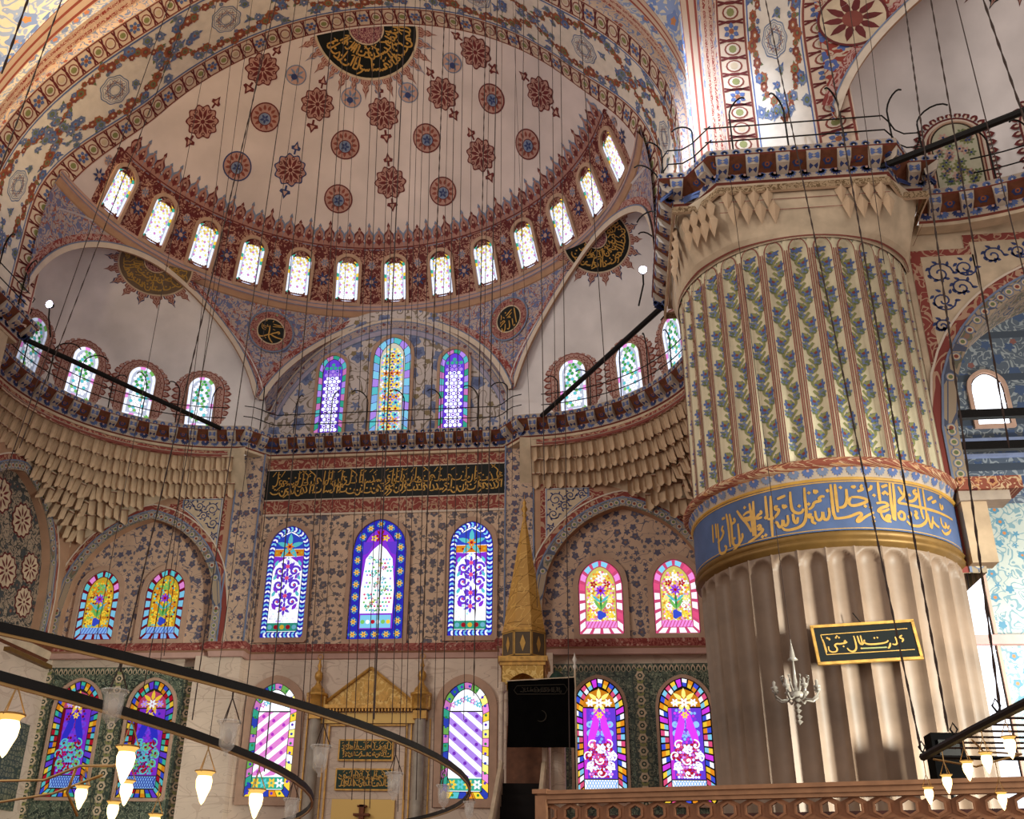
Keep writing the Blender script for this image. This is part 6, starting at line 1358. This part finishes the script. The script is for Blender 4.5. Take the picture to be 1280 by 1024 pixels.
for i, (a, zc) in enumerate(((-27.1, 2.71), (-22.5, 2.68), (-17.4, 2.67), (-11.3, 2.63), (-4.2, 2.69), (9.2, 2.8))):
    lamp(-3.65+11.34*cos(rad(a)), -17.13+11.34*sin(rad(a)), 3.0, zc, False, '%s from the left of the clear unlit glass lamps on the upper iron ring' % ORD[i])
for i, (a, zc) in enumerate(((-14, 2.49), (-9.2, 2.47), (-4.4, 2.45), (.5, 2.44), (6, 2.48))):
    lamp(-5.2+11.7*cos(rad(a)), -19.97+11.7*sin(rad(a)), 2.75, zc, i != 4, '%s from the left of the glass lamps on the lower iron ring' % ORD[i])
# brass-armed chandelier in the lower left corner
br = empty('brass_chandelier', 'brass-armed chandelier with glowing lamps in the lower left corner', 'chandelier', loc=(2.53, -17.0, 2.66))
for pts in ([(-1.6, -.5, .18), (-.5, -.35, .18), (.9, -.6, .18), (1.75, -1.5, .21), (2.2, -1.75, .18), (2.45, -1.9, .21)], [(-1.6, .9, .04), (-.35, .5, .04), (.8, -.2, .09), (1.75, -1.05, .18)], [(1.66, -1.4, .21), (1.5, -1.2, .0), (1.57, -1.05, -.2)]):
    b = MB(); b.tube(pts, .014, M_BRASS, 6); b.build('arm', br, smooth=True)
for i, (x, y, z) in enumerate(((4.31, -18.45, 2.61), (4.45, -18.05, 2.51), (4.96, -18.89, 2.61), (4.89, -18.05, 2.4))): lamp(x, y, 2.82, z, True, '%s of the glowing lamps on the brass chandelier, counted from the left' % ORD[i])
# chandelier bar at the right
rc = empty('iron_chandelier', 'dark iron chandelier frame with wires and hanging lit lamps in front of the pier base', 'chandelier', loc=(13.14, -13.92, 3.62))
b = MB(); b.tube([(0, 0, 0), (0, -2.0, .01), (0, -4.2, 0), (0, -6.5, 0)], .05, M_IRON, 8); b.build('main_bar', rc)
b = MB(); b.tube([(0, 0, -.0), (1.4, .05, -.01), (4.2, .0, 0)], .028, M_IRON, 6); b.build('cross_bar', rc)
for i in range(6): b = MB(); b.tube([(.0, -.9-.4*i, -.02), (4.2, -.75-.35*i, 0)], .012, M_CHAIN, 4); b.build('wire', rc)
b = MB(); b.tube([(0, -.4, -.08), (.5, -.35, -.16), (1.0, -.5, -.03), (.3, -1.3, -.12), (0, -1.9, -.08)], .012, M_BRASS, 4); b.build('loose_cable', rc)
for y in (-.02, -1.36, -2.8): b = MB(); b.tube([(0, y, .05), (.04, y, .12), (0, y, .19), (-.04, y, .12), (0, y, .05)], .012, M_IRON, 4); b.build('hook', rc)
for i, (x, y, z) in enumerate(((13.14, -13.92, 3.17), (13.14, -14.72, 3.22), (13.14, -15.52, 3.27), (13.14, -16.16, 3.27), (13.14, -16.88, 3.32), (14.0, -13.9, 3.12))): lamp(x, y, 3.62, z, True, '%s of the glowing lamps on the right-hand iron chandelier, counted outwards' % ORD[i])

# ================================================================ tie rods, floodlights, railings, chains
for sg, T in ((-1, None), (1, None), (-1, TS)):
    b = MB(); b.tube([(sg*6.9, 9.15, 20.32), (sg*11.55, 1.4, 20.4)], .1, M_IRON, 8)
    o = tag(b.build('tie_rod'), 'thick black iron tie rod across the %s' % ('left exedra' if sg < 0 and T is None else 'right exedra beside the pier' if sg > 0 else 'side apse exedra at upper right'), 'tie rod', 'exedra tie rods')
    if T: o.matrix_world = T
for sg in (-1, 1):
    r_ = empty('floodlight', 'small glaring floodlight clamped to the %s balcony' % ('left' if sg < 0 else 'pier'), 'floodlight', None, None, (sg*10.9, 1.5, 21.9))
    b = MB(); b.lathe([(.0, .16), (.1, .14), (.16, -.06)], M_IRON, 12); h_ = b.build('housing', r_); h_.rotation_euler = (rad(-78), 0, 0)
    b = MB(); b.lathe([(0, -.06), (.14, -.055)], glow('flood_lens', '#e8e4ff', 12), 12); h_ = b.build('lens', r_); h_.rotation_euler = (rad(-78), 0, 0)
    b = MB(); b.tube([(0, 0, 0), (0, .1, -.5), (-sg*.2, .2, -1.3)], .03, M_IRON); b.build('bracket_arm', r_)
def railing(path, zt, label, posts, T=None, closed=False):
    r_ = empty('balcony_railing', label, 'railing'); f, L = along(path)
    for h in (.48, .98):
        b = MB(); n = max(2, int(L/.4)); b.tube([(*f(L*i/n)[0], zt+h) for i in range(n+1)], .022, M_IRON, 5); b.build('rail', r_)
    rr_ = random.Random(len(path))
    for i in range(posts):
        (x, y), d, nn = f(L*(i+.5)/posts); s = 1 if rr_.random() < .5 else -1; hh = 1.35+.25*rr_.random(); q = .28+.25*rr_.random()
        dx, dy = (nn[0]*.8+d[0]*s*.6, nn[1]*.8+d[1]*s*.6)
        b = MB(); b.tube([(x, y, zt), (x, y, zt+hh)]+[(x+dx*q*(1-cos(t)), y+dy*q*(1-cos(t)), zt+hh+q*.8*sin(t)) for t in lsp(.3, 2.7, 7)], .026, M_IRON, 5); b.build('post', r_)
    if T: r_.matrix_world = T
def inward(path, o=-.18, closed=False): N = normals(path, closed); return [(p[0]+n[0]*o, p[1]+n[1]*o) for p, n in zip(path, N)]
railing(inward(arcp(-1, 104, 4, 30)), ZB, 'black iron railing with hooked posts along the left exedra balcony', 8)
railing(inward([(-6.0, 9.3), (-5.5, 9.5), (-4.95, 10.3), (4.95, 10.3), (5.5, 9.5), (6.0, 9.3)], -.1), ZB, 'black iron railing before the three tympanum windows', 8)
railing(inward(arcp(1, 4, 104, 30)), ZB, 'black iron railing along the right exedra balcony beside the pier', 8)
railing(inward(shifted(PC)+[shifted(PC)[0]], -.2), ZC, 'black iron railing with hooked posts round the pier balcony', 18)
railing(inward([(x-PC[0], y+PC[1]) for x, y in plan+plan[:1]], -.2), ZC, 'black iron railing on the balcony corner at the left edge', 18)
railing(inward(arcp(-1, 78, 4, 30)), ZB, 'black iron railing along the side apse balcony right of the pier', 8, TS)
CHAINS = [[1.04,-18.0,14.38,0.94,-18.0,12.43,0.022],[0.82,-17.0,15.6,1.22,-18.0,9.25,0.012],[0.83,-13.0,20.11,0.51,-15.0,7.93,0.012],[1.51,-15.0,17.67,1.01,-16.0,6.49,0.008],[2.27,-12.0,21.08,2.22,-14.0,4.75,0.014],[2.59,-13.0,19.87,2.62,-14.0,4.52,0.008],[3.62,-12.0,20.9,4.2,-13.0,3.5,0.01],[1.0,-12.38,20.81,1.49,-13.5,5.35,0.006],[-0.42,-8.61,25.43,0.73,-9.54,5.89,0.008],[1.62,-11.94,21.25,2.44,-13.11,5.19,0.006],[3.76,-14.52,17.93,4.07,-15.55,3.8,0.008],[2.59,-10.96,22.26,3.12,-12.55,4.02,0.006],[4.47,-15.25,16.98,4.85,-15.85,3.38,0.006],[4.99,-15.27,16.88,5.91,-16.89,2.9,0.006],[3.48,-10.45,22.74,4.05,-10.54,4.67,0.007],[2.99,-8.14,25.51,4.13,-10.07,4.75,0.006],[4.19,-10.77,22.27,5.13,-12.0,3.69,0.007],[5.5,-14.74,17.44,5.98,-14.77,2.95,0.006],[4.91,-11.77,21.0,5.46,-11.89,3.12,0.006],[5.77,-14.48,17.71,6.26,-14.96,2.84,0.006],[6.21,-15.76,16.15,6.65,-16.69,3.61,0.009],[5.6,-12.48,20.08,6.31,-14.16,3.99,0.006],[5.56,-11.85,20.82,6.24,-13.13,2.96,0.006],[5.73,-12.0,20.62,6.36,-13.33,3.1,0.006],[5.95,-12.34,20.19,6.45,-12.9,3.14,0.007],[5.39,-8.02,25.33,5.92,-10.01,4.76,0.014],[5.76,-9.28,23.81,6.31,-10.69,3.24,0.006],[6.67,-13.48,18.76,6.99,-13.94,3.04,0.007],[6.87,-13.69,18.49,7.06,-13.83,5.21,0.006],[6.47,-9.87,23.02,6.79,-10.67,4.64,0.006],[6.71,-9.23,23.74,6.86,-10.0,5.17,0.012],[6.72,-8.34,24.78,6.93,-10.03,7.68,0.007],[7.82,-16.0,15.65,7.85,-16.42,6.13,0.008],[7.07,-8.72,24.29,7.25,-9.66,5.38,0.006],[7.39,-8.16,24.9,7.42,-8.95,9.39,0.006],[8.44,-15.42,16.25,8.55,-16.67,6.42,0.006],[8.44,-9.77,22.87,8.38,-10.31,9.79,0.007],[8.82,-15.3,16.33,8.76,-15.97,3.03,0.006],[7.29,-8.29,24.76,7.98,-9.8,6.81,0.005],[9.12,-15.06,16.58,9.35,-15.55,7.81,0.007],[8.19,-15.19,16.55,8.16,-15.31,10.96,0.006],[13.23,-11.0,20.28,13.12,-13.95,3.68,0.014],[14.37,-11.0,20.14,13.1,-15.2,3.73,0.014],[15.74,-12.0,19.27,13.21,-16.6,3.7,0.014],[15.16,-16.0,14.66,15.3,-16.0,11.82,0.018],[15.27,-15.0,15.82,15.25,-15.0,9.05,0.01],[14.31,-13.0,18.29,14.06,-13.0,11.73,0.007],[14.63,-13.0,18.25,14.44,-13.0,14.83,0.006],[14.9,-15.0,15.87,14.12,-16.0,6.94,0.012]]
_ord2 = ['', 'twenty-', 'thirty-', 'forty-', 'fifty-']
def ordinal(i):
    n = i+1
    if n <= 13: return ORD[n-1]
    if n < 20: return ['fourteenth', 'fifteenth', 'sixteenth', 'seventeenth', 'eighteenth', 'nineteenth'][n-14]
    if n % 10 == 0: return {20: 'twentieth', 30: 'thirtieth', 40: 'fortieth', 50: 'fiftieth'}[n]
    return {2: 'twenty-', 3: 'thirty-', 4: 'forty-', 5: 'fifty-'}[n//10]+ORD[n % 10-1]
def chpos(c):                                       # order of the chains across the hall, seen from its middle
    m = [(c[k]+c[k+3])/2 for k in range(3)]; return (m[0]-9.2)/(m[1]+27.7)
for i, c in enumerate(sorted(CHAINS, key=chpos)):
    a, b_ = Vector(c[:3]), Vector(c[3:6]); r_ = c[6]; b = MB(); n = max(2, int((a-b_).length/.35)) if r_ >= .012 else 2
    if r_ >= .012: b.tube([a.lerp(b_, k/(2*n)) for k in range(2*n+1)], r_, M_CHAIN, 4, rf=lambda k: r_*(1.25 if k % 2 else .6))
    else: b.tube([a, b_], r_*.95, M_CHAIN, 4)
    o = tag(b.build('hanging_chain'), '%s from the left of the %s hanging from the main dome' % (ordinal(i), 'dark chandelier chains and wires'), 'chain', 'chandelier chains')
